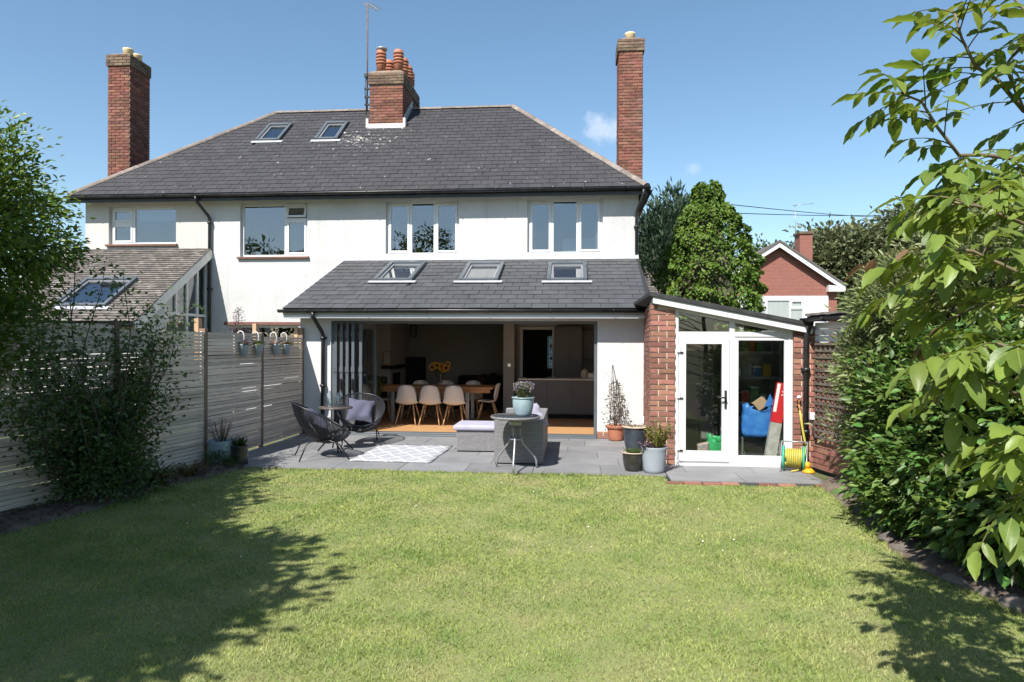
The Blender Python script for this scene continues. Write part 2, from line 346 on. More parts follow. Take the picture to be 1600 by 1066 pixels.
# ---------------------------------------------------------------- tiled slopes
def clip_poly(pts, a, b, c):       # keep a*x+b*y+c >= 0
    out = []
    for i in range(len(pts)):
        p, q = pts[i], pts[(i+1) % len(pts)]; dp, dq = a*p[0]+b*p[1]+c, a*q[0]+b*q[1]+c
        if dp >= 0: out.append(p)
        if (dp >= 0) != (dq >= 0):
            t = dp/(dp-dq); out.append((p[0]+(q[0]-p[0])*t, p[1]+(q[1]-p[1])*t))
    return out
def slope_slates(parent, O, U, V, width, length, gauge, tw, mat, smat, limit, planes=(), holes=(), name='slate', th=.006, prio=None, gap=.009, stuffname='slates'):
    O, U, V = Vector(O), Vector(U).normalized(), Vector(V).normalized(); N = U.cross(V).normalized(); off = wloc(parent)
    items = []; n = int(math.ceil(length/gauge))
    for i in range(n):
        t0 = i*gauge; t1 = min(length, t0+gauge*1.25); x = -tw*(.5 if i % 2 else 0)
        while x < width:
            rect = [(x+gap/2, t0), (x+tw-gap/2, t0), (x+tw-gap/2, t1), (x+gap/2, t1)]
            pl = [(1, 0, 0), (-1, 0, width)] + list(planes); p = rect
            for q in pl:
                if p: p = clip_poly(p, *q)
            hit = any(rect[0][0] < h[1] and rect[1][0] > h[0] and t0 < h[3] and t0+gauge > h[2] for h in holes)
            if hit and p:            # trim against the opening: keep the biggest side piece
                for h in holes:
                    if rect[0][0] < h[1] and rect[1][0] > h[0] and t0 < h[3] and t0+gauge > h[2]:
                        opts = [clip_poly(p, -1, 0, h[0]), clip_poly(p, 1, 0, -h[1])]
                        if t0 < h[2]: opts.append(clip_poly(p, 0, -1, h[2]))
                        if t1 > h[3] and t0 > h[2]: opts.append(clip_poly(p, 0, 1, -h[3]))
                        def area(q): return 0 if len(q) < 3 else abs(sum(q[k][0]*q[(k+1) % len(q)][1]-q[(k+1) % len(q)][0]*q[k][1] for k in range(len(q))))/2
                        p = max(opts, key=area)
                        if area(p) < .002: p = []
            if p and len(p) >= 3: items.append((p, t0, p == rect, x+tw/2))
            x += tw
    full = [it for it in items if it[2]]; other = [it for it in items if not it[2]]
    if prio: full.sort(key=lambda it: prio(it[3], it[1]))
    ind, rest = full[:limit], full[limit:]+other
    if len(full) < limit: k = limit-len(full); ind = ind+other[:k]; rest = other[k:]
    def lift(s_, t, t0): return th*2*(1-(t-t0)/(gauge*1.25)) + .004
    def build(mb, p, t0, base, jit):
        P = [base + U*a + V*b + N*(lift(a, b, t0)+jit) for a, b in p]; k = len(P); n0 = len(mb.v)
        mb.v += [tuple(q) for q in P] + [tuple(q-N*th) for q in P]; mb.f.append(tuple(range(n0, n0+k))); c = 1
        for i in range(k): j = (i+1) % k; mb.f.append((n0+i, n0+k+i, n0+k+j, n0+j)); c += 1
        return c
    shared = None
    for p, t0, isfull, xc in ind:
        c = (xc, t0)
        if isfull:
            if shared is None:
                mb = MB(); build(mb, [(a-xc, b-t0) for a, b in p], 0, Vector((0, 0, 0)), 0); shared = mb.mesh(name); shared.materials.append(mat)
            inst(name, shared, parent, O+U*xc+V*t0+N*RNG.uniform(0, .003)+U*RNG.uniform(-.002, .002)+V*RNG.uniform(-.004, .004)-off)
        else:
            mb = MB(); build(mb, [(a-xc, b-t0) for a, b in p], 0, Vector((0, 0, 0)), 0); me = mb.mesh(name); me.materials.append(mat)
            inst(name, me, parent, O+U*xc+V*t0-off)
    if rest:
        mb = MB(); var = []
        for p, t0, f_, xc in rest: c = build(mb, p, t0, O, RNG.uniform(0, .003)); var += [RNG.random()]*c
        o = part(stuffname, mb, smat, parent, kind='stuff'); set_var(o.data, var)
def wall_holes(mb, x0, x1, z0, z1, yf, yb, holes):
    xs = sorted({x0, x1, *[h[0] for h in holes], *[h[1] for h in holes]}); zs = sorted({z0, z1, *[h[2] for h in holes], *[h[3] for h in holes]})
    ins = lambda x, z: any(h[0] < x < h[1] and h[2] < z < h[3] for h in holes)
    for a, b in zip(xs, xs[1:]):
        for c, d in zip(zs, zs[1:]):
            if ins((a+b)/2, (c+d)/2): continue
            mb.quad((a, yf, c), (b, yf, c), (b, yf, d), (a, yf, d)); mb.quad((b, yb, c), (a, yb, c), (a, yb, d), (b, yb, d))
    for a, b, c, d in holes:
        mb.quad((a, yf, c), (a, yf, d), (a, yb, d), (a, yb, c)); mb.quad((b, yf, d), (b, yf, c), (b, yb, c), (b, yb, d))
        mb.quad((a, yf, d), (b, yf, d), (b, yb, d), (a, yb, d))
        if c > z0: mb.quad((b, yf, c), (a, yf, c), (a, yb, c), (b, yb, c))
    mb.quad((x0, yf, z0), (x0, yf, z1), (x0, yb, z1), (x0, yb, z0)); mb.quad((x1, yf, z1), (x1, yf, z0), (x1, yb, z0), (x1, yb, z1))
    mb.quad((x0, yf, z1), (x1, yf, z1), (x1, yb, z1), (x0, yb, z1)); return mb
def frame_rect(mb, x0, x1, z0, z1, y0, y1, w):
    mb.box(x0, x0+w, y0, y1, z0, z1); mb.box(x1-w, x1, y0, y1, z0, z1)
    mb.box(x0+w, x1-w, y0, y1, z0, z0+w); mb.box(x0+w, x1-w, y0, y1, z1-w, z1); return mb
# ================================================================ ground
g = MB(); g.box(-400, 400, -200, 900, -1, -.06)
M['far_ground'] = pmat('rough_ground', (.07, .085, .03), (.10, .105, .045), .5, .95, .3, 8)
structure('ground', g, M['far_ground'])
lawn_poly = [(-5.75, -1.5), (-5.55, 3.6), (-5.16, 5.2), (-4.95, 6.0), (-4.80, 6.6), (-4.82, 7.7), (-4.55, 8.5), (-4.4, 8.955), (1.19, 8.955), (1.19, 8.50), (2.95, 8.53), (2.98, 8.2), (2.88, 7.4), (2.70, 6.2), (2.66, 5.4), (2.86, 4.6), (3.02, 3.9), (2.95, 2.8), (3.0, -1.5)]
M['turf'] = pmat('turf_base', (.15, .185, .06), (.21, .21, .085), 2.2, .95, .6, 60, c3=(.27, .23, .125), c3scale=1.2, c3amt=.35)
lw = MB(); lw.poly([(x, y, -.03) for x, y in lawn_poly]); structure('lawn', lw, M['turf'])
def bed(name, pts, z):
    NXY = 12; mb = MB()
    rows = []
    for (xa, ya, xb, yb) in pts:
        rows.append([(xa+(xb-xa)*k/NXY, ya+(yb-ya)*k/NXY, z+.05*math.sin(math.pi*k/NXY)+RNG.uniform(-.012, .014)-(.03 if k in (0, NXY) else 0)) for k in range(NXY+1)])
    mb.grid(rows); structure(name, mb, M['soil'])
def lerp(a, b, t): return a+(b-a)*t
LB = [(-6.2, -1.5, -5.7, -1.5), (-6.0, 3.6, -5.5, 3.6), (-5.75, 5.2, -5.1, 5.2), (-5.62, 6.0, -4.9, 6.0), (-5.5, 6.6, -4.76, 6.6), (-5.33, 7.7, -4.78, 7.7), (-5.18, 8.5, -4.5, 8.5), (-5.12, 9.25, -4.42, 8.98)]
def dens(L, n):
    out = []
    for a, b in zip(L, L[1:]):
        for k in range(n): out.append(tuple(lerp(a[i], b[i], k/n) for i in range(4)))
    return out+[L[-1]]
bed('flower_bed', dens(LB, 8), -.01)
RB = [(2.98, 8.55, 3.42, 9.1), (2.94, 8.2, 3.6, 8.3), (2.84, 7.4, 4.2, 7.4), (2.66, 6.2, 4.6, 6.2), (2.62, 5.4, 4.6, 5.4), (2.82, 4.6, 4.7, 4.6), (2.98, 3.9, 4.9, 3.9), (2.91, 2.8, 5.2, 2.8), (2.96, -1.5, 5.6, -1.5)]
bed('flower_bed', dens(RB, 8), -.01)
# ---------------------------------------------------------------- patio
pm = MB().box(-5.02, 1.22, 8.98, 12.28, -.12, -.012).box(1.22, 3.1, 8.62, 9.80, -.12, -.012)
patio = structure('patio', pm, M['grout'])
def slabs(x0, x1, y0, y1, L, Wd, ofs=0.5):
    y = y0; r = 0
    while y < y1-.03:
        yb = min(y+Wd, y1); x = x0 - (L*ofs if r % 2 else 0) - (.17 if r % 3 == 1 else 0)
        while x < x1:
            a, b = max(x, x0), min(x+L, x1)
            if b-a > .05:
                me = MB().box(-(b-a)/2+.004, (b-a)/2-.004, -(yb-y)/2+.004, (yb-y)/2-.004, -.03, 0).mesh('paving_slab'); me.materials.append(M['slab'])
                inst('paving_slab', me, patio, ((a+b)/2, (y+yb)/2, RNG.uniform(-.001, .002)))
            x += L
        y = yb; r += 1
slabs(-5.02, 1.215, 8.97, 12.28, .9, .6); slabs(1.225, 3.1, 8.62, 9.8, .9, .6)
for k in range(9):
    x = 1.26+k*.222+RNG.uniform(-.01, .01)
    if k in (4, 7): continue
    me = MB().box(-.103, .103, -.05, .05, -.06, -.004).mesh('edging_brick'); me.materials.append(M['brick']); inst('edging_brick', me, patio, (x, 8.56, RNG.uniform(-.01, -.003)), (0, 0, RNG.uniform(-.05, .05)))
# ================================================================ the semi-detached house
M['silltile'] = pmat('brown_sill_tile', (.17, .075, .055), (.12, .06, .048), 8, .8)
HX0, HX1, HY0, HY1 = -11.65, 1.45, 15.4, 22.4
house = thing('semi_detached_house', 'white rendered semi-detached house with dark slate hipped roof and glazed rear extension', 'house', (-5.1, 15.4, 0))
WIN = [(-11.06, -9.37, 4.02, 4.92), (-7.79, -6.16, 3.70, 4.95), (-4.30, -2.59, 3.72, 4.96), (-1.03, .66, 3.72, 4.96)]
GFW = (-8.06, -6.38, 1.15, 2.10)
holes = WIN + [GFW, (-4.95, 1.28, 0, 2.36)]
part('front_wall', wall_holes(MB(), -8.5, HX1, 0, 5.12, HY0, HY0+.3, holes[1:]), M['render'], house)
part('neighbour_wall', wall_holes(MB(), HX0, -8.5, 0, 5.12, HY0, HY0+.3, holes[:1]), M['cream'], house)
sw = MB().box(HX1-.3, HX1-.001, HY0+.301, HY1, 0, 5.1); sw2 = MB().box(HX0+.001, HX0+.3, HY0+.301, HY1, 0, 5.1)
M['brick_tex'] = None
def brick_texture(name, c1, c2, mo, scale=1., soot=0):
    m = bpy.data.materials.new(name); m.use_nodes = True; t = m.node_tree; N = t.nodes; L = t.links; b = N['Principled BSDF']; b.inputs['Roughness'].default_value = .9
    g = N.new('ShaderNodeNewGeometry'); sx = N.new('ShaderNodeSeparateXYZ'); L.new(g.outputs['Position'], sx.inputs[0])
    ad = N.new('ShaderNodeMath'); ad.operation = 'ADD'; L.new(sx.outputs[0], ad.inputs[0]); L.new(sx.outputs[1], ad.inputs[1])
    cx = N.new('ShaderNodeCombineXYZ'); L.new(ad.outputs[0], cx.inputs[0]); L.new(sx.outputs[2], cx.inputs[1])
    bt = N.new('ShaderNodeTexBrick'); bt.inputs['Scale'].default_value = scale; bt.inputs['Brick Width'].default_value = .225; bt.inputs['Row Height'].default_value = .075; bt.inputs['Mortar Size'].default_value = .006
    bt.inputs['Color1'].default_value = (*c1, 1); bt.inputs['Color2'].default_value = (*c2, 1); bt.inputs['Mortar'].default_value = (*mo, 1); L.new(cx.outputs[0], bt.inputs['Vector'])
    L.new(bt.outputs['Color'], b.inputs['Base Color'])
    bp = N.new('ShaderNodeBump'); bp.inputs['Strength'].default_value = .6; bp.inputs['Distance'].default_value = .008; bp.invert = True; L.new(bt.outputs['Fac'], bp.inputs['Height']); L.new(bp.outputs[0], b.inputs['Normal'])
    return m
M['brick_tex'] = brick_texture('far_brickwork', (.30, .09, .05), (.22, .065, .04), (.33, .24, .18))
part('side_wall', sw, M['brick_tex'], house); part('side_wall', sw2, M['brick_tex'], house)
part('party_wall', MB().box(-5.16, -5.0, HY0+.302, HY1-.01, 0, 5.1), M['darkwall'], house)
FD = (-.82, -.48, .9, 1.95)         # leaded light in the street door
part('street_wall', wall_holes(MB(), HX0+.302, HX1-.302, 0, 5.1, HY1-.2, HY1, [FD]), M['darkwall'], house)
part('upper_floor', MB().box(HX0+.31, HX1-.31, HY0+.31, HY1-.21, 2.40, 2.62), M['ceil'], house)
# windows
def window(x0, x1, z0, z1, y, splits, kind, sill='upvc', pane='glass_up', parent=house):
    n = MB(); fw_ = .055
    frame_rect(n, x0, x1, z0, z1, y, y+.07, fw_)
    xs = [x0+fw_]
    for s in splits: n.box(s-.03, s+.03, y, y+.07, z0+fw_, z1-fw_); xs += [s-.03, s+.03]
    xs.append(x1-fw_)
    wob = part('window', n, M['upvc'], parent, bevel=.006)
    cells = list(zip(xs[::2], xs[1::2]))
    for i, (a, b) in enumerate(cells):
        k = kind[i]; c, d = z0+fw_, z1-fw_
        def sash(a, b, c, d, push=0, tilt=0):
            s = MB(); w_ = .05
            if tilt:
                ang = math.radians(tilt); dz = (d-c)
                def tp(x, z, dy): return (x, y+.005 - math.sin(ang)*(d-z) + dy, d-math.cos(ang)*(d-z))
                for (p, q, r, t) in ((a, a+w_, c, d), (b-w_, b, c, d), (a+w_, b-w_, c, c+w_), (a+w_, b-w_, d-w_, d)):
                    s.prism([tp(p, r, 0), tp(q, r, 0), tp(q, t, 0), tp(p, t, 0)], (0, .05, 0))
                part('sash', s, M['upvc'], wob); g_ = MB().prism([tp(a+w_, c+w_, .02), tp(b-w_, c+w_, .02), tp(b-w_, d-w_, .02), tp(a+w_, d-w_, .02)], (0, .012, 0)); part('pane', g_, M[pane], wob); return
            frame_rect(s, a+.002, b-.002, c+.002, d-.002, y-.012, y+.04, w_); part('sash', s, M['upvc'], wob, bevel=.005)
            part('pane', MB().box(a+w_, b-w_, y+.012, y+.026, c+w_, d-w_), M[pane], wob)
        if k == 'f': part('pane', MB().box(a, b, y+.02, y+.034, c, d), M[pane], wob)
        elif k == 's': sash(a, b, c, d)
        elif k == 't':                 # small opening light above a fixed sash
            zt = d-(d-c)*.27; part('transom', MB().box(a+.001, b-.001, y+.002, y+.068, zt-.03, zt+.03), M['upvc'], wob)
            sash(a, b, zt+.03, d, tilt=16 if x0 < -6 and x0 > -8 else 0); sash(a, b, c, zt-.03)
        elif k == 'h':
            zt = (c+d)/2+.06; part('transom', MB().box(a+.001, b-.001, y+.002, y+.068, zt-.035, zt+.035), M['upvc'], wob)
            sash(a, b, zt+.035, d); sash(a, b, c, zt-.035)
    if sill == 'upvc': part('sill', MB().box(x0-.02, x1+.02, y-.14, y+.0, z0-.045, z0-.002), M['upvc'], wob, bevel=.006)
    else: part('sill', MB().box(x0-.05, x1+.05, y-.155, y, z0-.05, z0-.002), M['silltile'], wob, bevel=.005)
    return wob
YW = HY0+.09
window(*WIN[0], YW, [-10.48], ['h', 'f'], 'tile'); window(*WIN[1], YW, [-6.72], ['f', 't'], 'tile')
window(*WIN[2], YW, [-3.73, -3.17], 'sfs'); window(*WIN[3], YW, [-.47, .10], 'sfs')
window(*GFW, YW, [-7.4], ['f', 'f'], 'tile')
part('window_head', MB().box(GFW[0]-.1, GFW[1]+.1, HY0-.03, HY0+.08, GFW[3]+.004, GFW[3]+.075), M['silltile'], house, bevel=.004)
# what stands behind the upper panes: drawn curtains and a pale headboard
for a, b, c, d in ((-4.24, -4.05, 3.75, 4.9), (-2.83, -2.66, 3.75, 4.9), (-.98, -.86, 3.75, 4.9), (.50, .61, 3.75, 4.9)):
    cm = MB(); rows = [[(lerp(a, b, k/12), 15.66+.025*math.sin(k*2.1), z) for k in range(13)] for z in (c, d)]; cm.grid(rows); part('curtain', cm, M['curtain'], house)
part('headboard', MB().box(-.25, .55, 15.95, 16.05, 2.64, 4.15), M['ceil'], house, bevel=.04)
part('blind', MB().box(-10.40, -9.42, 15.58, 15.585, 4.60, 4.86), M['blind'], house)
# ---------------------------------------------------------------- main roof
EY, EZ, RY, RZ = 15.08, 5.12, 18.9, 8.25; EX0, EX1, RX0, RX1 = -11.85, 1.62, -8.5, -1.66; BY = 2*RY-EY
rm = MB(); A, B, C_, D_ = (EX0, EY, EZ), (EX1, EY, EZ), (EX1, BY, EZ), (EX0, BY, EZ); R0, R1 = (RX0, RY, RZ), (RX1, RY, RZ)
rm.poly([A, B, R1, R0]); rm.poly([B, C_, R1]); rm.poly([C_, D_, R0, R1]); rm.poly([D_, A, R0]); rm.poly([A, D_, C_, B])
roof = part('roof', rm, M['deck'], house)
sl = math.hypot(RY-EY, RZ-EZ); Vs = Vector((0, RY-EY, RZ-EZ)).normalized(); cth = Vs.y
def to_t(Y): return (Y-EY)/cth
SKY = [(-8.34, -7.68, 17.31, 18.14), (-6.73, -6.11, 17.30, 18.16)]
hl = [(a-EX0-.03, b-EX0+.03, to_t(c)-.05, to_t(d)+.05) for a, b, c, d in SKY] + [(-5.47-EX0, -4.53-EX0, to_t(17.9), 9)]
wtot = EX1-EX0; sL = sl/(RX0-EX0); sR = sl/(EX1-RX1)
slope_slates(roof, (EX0, EY-.03, EZ+.01), (1, 0, 0), Vs, wtot, sl-.02, .205, .31, M['slate'], M['slate_s'], 300,
             planes=[(sL, -1, 0), (-sR, -1, sR*wtot)], holes=hl, prio=lambda x, t: math.hypot(x-(9.2), (t-2.0)*1.4))
# ridge and hip tiles
def ridge_run(a, b, n, r=.10):
    a, b = Vector(a), Vector(b); d = (b-a); L = d.length/n; d.normalize(); x = d.cross(Vector((0, 0, 1))).normalized(); z = x.cross(d)
    mb = MB(); rows = []
    for t in (0, L*1.04):
        rr = r*(1.06 if t else 1.0); rows.append([d*t + x*math.cos(math.pi*k/6)*rr + z*(math.sin(math.pi*k/6)*rr*.75-.02) for k in range(7)])
    mb.grid(rows); mb.poly([tuple(p) for p in rows[0]]); mb.poly([tuple(p) for p in rows[1]][::-1]); me = mb.mesh('ridge_tile'); me.materials.append(M['ridge'])
    for i in range(n): inst('ridge_tile', me, roof, a+d*L*i+z*RNG.uniform(0, .006)-wloc(roof))
ridge_run((RX0, RY, RZ+.02), (-5.5, RY, RZ+.02), 7); ridge_run((-4.5, RY, RZ+.02), (RX1, RY, RZ+.02), 7)
ridge_run((EX0+.02, EY, EZ+.03), (RX0, RY, RZ+.03), 14); ridge_run((EX1-.02, EY, EZ+.03), (RX1, RY, RZ+.03), 14)
# eaves: soffit, fascia, gutter
part('soffit', MB().box(EX0+.05, EX1-.05, EY+.03, HY0-.002, EZ-.085, EZ-.06), M['oldwhite'], house)
part('fascia', MB().box(EX0+.02, EX1-.02, EY, EY+.028, EZ-.16, EZ-.012), M['black'], house)
part('fascia', MB().box(EX1-.028, EX1-.001, EY+.03, BY, EZ-.16, EZ-.012), M['black'], house)
def gutter(a, b, r, parent, name='gutter'):
    a, b = Vector(a), Vector(b); d = (b-a).normalized(); x = d.cross(Vector((0, 0, 1))).normalized(); mb = MB(); rows = []
    for p in (a, b): rows.append([p + x*math.cos(t)*r + Vector((0, 0, math.sin(t)*r)) for t in [math.pi+math.pi*k/8 for k in range(9)]])
    mb.grid(rows); o = part(name, mb, M['black'], parent, solid=.006)
    k = MB(); L = (b-a).length; n = max(2, int(L/.95))
    for i in range(n):
        p = a+d*(L*(i+.5)/n); pts = [p + x*math.cos(t)*(r+.006) + Vector((0, 0, math.sin(t)*(r+.006))) for t in [math.pi+math.pi*q/6 for q in range(7)]]
        m = MB().tube(pts, .011, 5); part('gutter_bracket', m, M['black'], o)
    return o
gutter((EX0-.02, EY-.065, EZ-.02), (EX1+.05, EY-.065, EZ-.012), .06, house)
gutter((EX1+.062, EY-.05, EZ-.02), (EX1+.062, BY, EZ-.02), .06, house)
def downpipe(pts, parent, r=.036, brackets=()):
    o = part('downpipe', MB().tube(pts, r, 10), M['black'], parent)
    for p in brackets: part('pipe_clip', MB().lathe([(r+.014, -.025), (r+.014, .025)], p, 10).box(p[0]-.055, p[0]+.055, p[1]-.01, p[1]+.06, p[2]-.02, p[2]+.02), M['black'], o)
downpipe([(-8.66, 15.0, 5.06), (-8.66, 15.0, 4.97), (-8.52, 15.30, 4.66), (-8.5, 15.33, 4.6), (-8.5, 15.33, 1.2)], house, brackets=[(-8.5, 15.33, 4.5), (-8.5, 15.33, 2.95)])
downpipe([(1.52, 15.0, 5.06), (1.52, 15.02, 4.95), (1.40, 15.30, 4.62), (1.40, 15.33, 4.5), (1.40, 15.33, 3.6)], house, brackets=[(1.40, 15.33, 4.3)])
# roof windows
def rooflight(parent, x0, x1, t0, t1, O, V, blind=True, glass='glass_sky'):
    O = Vector(O); V = Vector(V); U = Vector((1, 0, 0)); N = U.cross(V)
    def bx(mb, a, b, c, d, lo, hi):
        p = O + V*((c+d)/2) + U*((a+b)/2) + N*((lo+hi)/2); return mb.obox(p, U*(b-a)/2, V*(d-c)/2, N*(hi-lo)/2)
    m = MB(); w_ = .075
    bx(m, x0, x0+w_, t0, t1, -.03, .085); bx(m, x1-w_, x1, t0, t1, -.03, .085); bx(m, x0+w_, x1-w_, t0, t0+w_, -.03, .075); bx(m, x0+w_, x1-w_, t1-w_*1.4, t1, -.03, .095)
    r = part('rooflight', m, M['anthracite'], parent, bevel=.008)
    s = MB(); s_ = .04; a, b, c, d = x0+w_, x1-w_, t0+w_, t1-w_*1.4
    for q in ((a, a+s_, c, d), (b-s_, b, c, d), (a+s_, b-s_, c, c+s_), (a+s_, b-s_, d-s_, d)): bx(s, *q, -.02, .045)
    part('sash', s, M['steel'], r)
    part('pane', bx(MB(), a+s_, b-s_, c+s_, d-s_, .012, .022), M[glass], r)
    if blind: part('blind', bx(MB(), a, b, c, d, -.06, -.05), M['blind'], r)
    else:
        part('shaft', bx(MB(), a, b, c, d, -.40, -.38), M['ceil'], r)
    f = MB(); bx(f, x0-.09, x1+.09, t0-.12, t0-.002, .022, .034); part('flashing', f, M['lead'], r)
for a, b, c, d in SKY: rooflight(house, a, b, to_t(c), to_t(d), (0, EY, EZ+.03), Vs)
# ---------------------------------------------------------------- chimneys
def chimney(x0, x1, y0, y1, z0, z1, pots, corb, potkind, prio=0):
    ch = part('chimney', MB().box(x0+.012, x1-.012, y0+.012, y1-.012, z0, z1-.05), M['mortar_dk'], house)
    zc = z1-corb
    bk = Bricks(ch, M['brick_chim'], M['brick_att'], 300)
    for O, U, N, W, p in (((x0, y0, z0), (1, 0, 0), (0, -1, 0), x1-x0, 0), ((x1, y0+.03, z0), (0, 1, 0), (1, 0, 0), y1-y0-.06, 1), ((x0, y1-.03, z0), (0, -1, 0), (-1, 0, 0), y1-y0-.06, 2), ((x1, y1, z0), (-1, 0, 0), (0, 1, 0), x1-x0, 3)):
        bk.face(O, U, N, W, zc-z0, prio=p)
    bk.finish()
    e = .035; h = math.floor(corb/.075)*.075
    part('chimney_cap', MB().box(x0-e+.012, x1+e-.012, y0-e+.012, y1+e-.012, zc, z1-.03), M['mortar_dk'], ch)
    bk = Bricks(ch, M['brick_dark'], M['brick_dark'], 300)
    for O, U, N, W, p in (((x0-e, y0-e, zc), (1, 0, 0), (0, -1, 0), x1-x0+2*e, 0), ((x1+e, y0-e+.03, zc), (0, 1, 0), (1, 0, 0), y1-y0+2*e-.06, 1), ((x0-e, y1+e-.03, zc), (0, -1, 0), (-1, 0, 0), y1-y0+2*e-.06, 2)):
        bk.face(O, U, N, W, corb, prio=p)
    bk.finish()
    part('flaunching', MB().prism([(x0-.01, y0-.01, z1-.03), (x1+.01, y0-.01, z1-.03), (x1-.08, y0+.06, z1+.03), (x0+.08, y0+.06, z1+.03)], (0, y1-y0-.05, 0)), M['mortar_dk'], ch)
    for (px, py, kind) in pots:
        if kind == 'buff': part('chimney_pot', MB().lathe([(.125, -.02), (.12, .17), (.13, .185), (.13, .22), (.10, .22), (.095, 0)], (px, py, z1), 20), M['buffpot'], ch)
        else:
            pr = [(.125, -.02), (.118, .20), (.135, .215)]
            for k in range(4):
                z = .225+k*.085; pr += [(.100, z), (.100, z+.022), (.137, z+.03), (.142, z+.055), (.137, z+.08)]
            pr += [(.115, .58), (.118, .62), (.09, .62), (.085, .3)]
            p = part('chimney_pot', MB().lathe(pr, (px, py, z1), 20), M['terracotta'], ch)
            if kind == 'cowl': part('cowl', MB().lathe([(.10, .62), (.12, .63), (.155, .66), (.15, .69), (.05, .70), (0, .70)], (px+.02, py, z1), 18), M['steel'], ch)
    return ch
chimney(-12.10, -11.50, 16.8, 17.64, 5.2, 9.20, [(-11.72, 17.05, 'buff'), (-11.72, 17.42, 'buff')], .32, 0)
chimney(1.10, 1.67, 16.8, 17.64, 4.9, 9.14, [(1.38, 17.05, 'buff')], .32, 0)
cc = chimney(-5.45, -4.55, 17.9, 19.75, 7.0, 8.98, [(-5.20, 18.1, 'cowl'), (-4.72, 18.1, 'pot'), (-5.16, 18.75, 'pot'), (-4.72, 18.65, 'pot'), (-4.72, 19.15, 'pot'), (-4.76, 19.55, 'pot')], .36, 0)
part('flashing', MB().box(-5.53, -4.47, 17.85, 17.90, 7.40, 7.56).box(-5.54, -5.47, 17.84, 17.97, 7.45, 7.70).box(-4.53, -4.46, 17.84, 17.97, 7.45, 7.70), M['whiteflash'], cc, bevel=.01)
part('flashing', MB().prism([(-4.535, 17.98, 7.5), (-4.535, 18.9, 8.26), (-4.535, 18.9, 8.52), (-4.535, 17.98, 7.80)], (.012, 0, 0)), M['lead'], cc)
# aerial
ar = thing('television_aerial', 'tall thin aerial mast strapped to the party chimney stack', 'aerial', (-5.53, 17.95, 8.0))
part('mast', MB().tube([(-5.53, 17.93, 7.95), (-5.53, 17.93, 10.85)], .021, 8), pmat('rusty_mast', (.13, .10, .10), (.09, .06, .055), 8, .7), ar)
for z in (8.1, 8.3, 8.52, 8.86): part('bracket', MB().box(-5.60, -5.44, 17.90, 17.955, z-.02, z+.02), M['black'], ar)
part('junction_box', MB().box(-5.60, -5.50, 17.86, 17.92, 8.82, 8.93), M['black'], ar, bevel=.01)
part('cable', MB().tube([(-5.56, 17.94, 8.9), (-5.585, 17.9, 8.5), (-5.55, 17.9, 8.1), (-5.53, 17.86, 7.8)], .012, 6), M['black'], ar)
bm_ = MB(); bm_.tube([(-5.53, 17.93, 10.8), (-5.45, 18.6, 10.95)], .012, 6)
for k in range(7): bm_.tube([(-5.53-.16+.1*k/7, 17.93+.09*k, 10.81+.02*k), (-5.53+.16+.1*k/7, 17.93+.09*k, 10.81+.02*k)], .006, 5)
part('antenna', bm_, M['steel'], ar)
# ================================================================ rear extension (part of the house)
XL, XR, YE = -5.05, 1.26, 12.3
part('extension_wall', wall_holes(MB(), XL, XR, 0.13, 2.32, YE, YE+.28, [(-4.46, .44, 0.13, 2.10)]), M['smooth_white'], house)
part('extension_wall', MB().box(XL, XL+.14, YE+.281, HY0-.001, 0, 2.36), M['smooth_white'], house)
part('extension_wall', MB().box(XR-.14, XR-.001, YE+.281, HY0-.001, 0, 2.36), M['smooth_white'], house)
for (a, b) in ((XL, -4.46), (.44, XR)):
    pl = part('plinth', MB().box(a+.004, b-.004, YE-.004, YE+.2, -.02, .129), M['mortar'], house)
    Bricks(pl, M['brick'], M['brick_att'], 300, course=.065).face((a, YE-.012, 0), (1, 0, 0), (0, -1, 0), b-a, .131).finish()
# gable triangles under the slates
X0r, X1r = -5.22, 1.27; EYe, EZe = 11.93, 2.31; TYe, TZe = 15.4, 3.63
part('extension_gable', MB().prism([(XL, 12.05, 2.32), (XL, HY0, 2.365), (XL, HY0, TZe-.03), (XL, 12.05, 2.33)], (.13, 0, 0)), M['smooth_white'], house)
Ve = Vector((0, TYe-EYe, TZe-EZe)).normalized(); Le = math.hypot(TYe-EYe, TZe-EZe); ce = Ve.y
er = MB(); er.prism([(X0r, EYe, EZe), (X0r, TYe, TZe), (X0r, TYe, TZe-.06), (X0r, EYe+.02, EZe-.06)], (X1r+.16-X0r, 0, 0)); eroof = part('extension_roof', er, M['deck'], house)
ESK = [(-4.01, -3.22, 13.48, 14.80), (-2.27, -1.48, 13.46, 14.71), (-.52, .28, 13.44, 14.67)]
te = lambda Y: (Y-EYe)/ce
slope_slates(eroof, (X0r, EYe-.04, EZe-.008), (1, 0, 0), Ve, X1r+.16-X0r, Le-.02, .275, .30, M['slate2'], M['slate2'], 330,
             planes=[(-1, .03, X1r+.02-X0r)], holes=[(a-X0r-.02, b-X0r+.02, te(c)-.04, te(d)+.05) for a, b, c, d in ESK], prio=lambda x, t: t)
for i, (a, b, c, d) in enumerate(ESK): rooflight(house, a, b, te(c), te(d), (0, EYe, EZe+.02), Ve, blind=(i == 1))
part('abutment_flashing', MB().prism([(X0r-.05, HY0-.20, TZe-.055), (X0r-.05, HY0-.004, TZe+.12), (X0r-.05, HY0-.004, TZe+.02), (X0r-.05, HY0-.19, TZe-.062)], (X1r+.22-X0r, 0, 0)), M['lead'], house)
vb = MB().beam((X0r-.012, EYe+.03, EZe-.055), (X0r-.012, TYe-.01, TZe-.055), .024, .14); part('bargeboard', vb, M['upvc'], house)
part('fascia', MB().box(X0r, X1r, EYe+.045, EYe+.07, 2.14, EZe-.028), M['upvc'], house, bevel=.004)
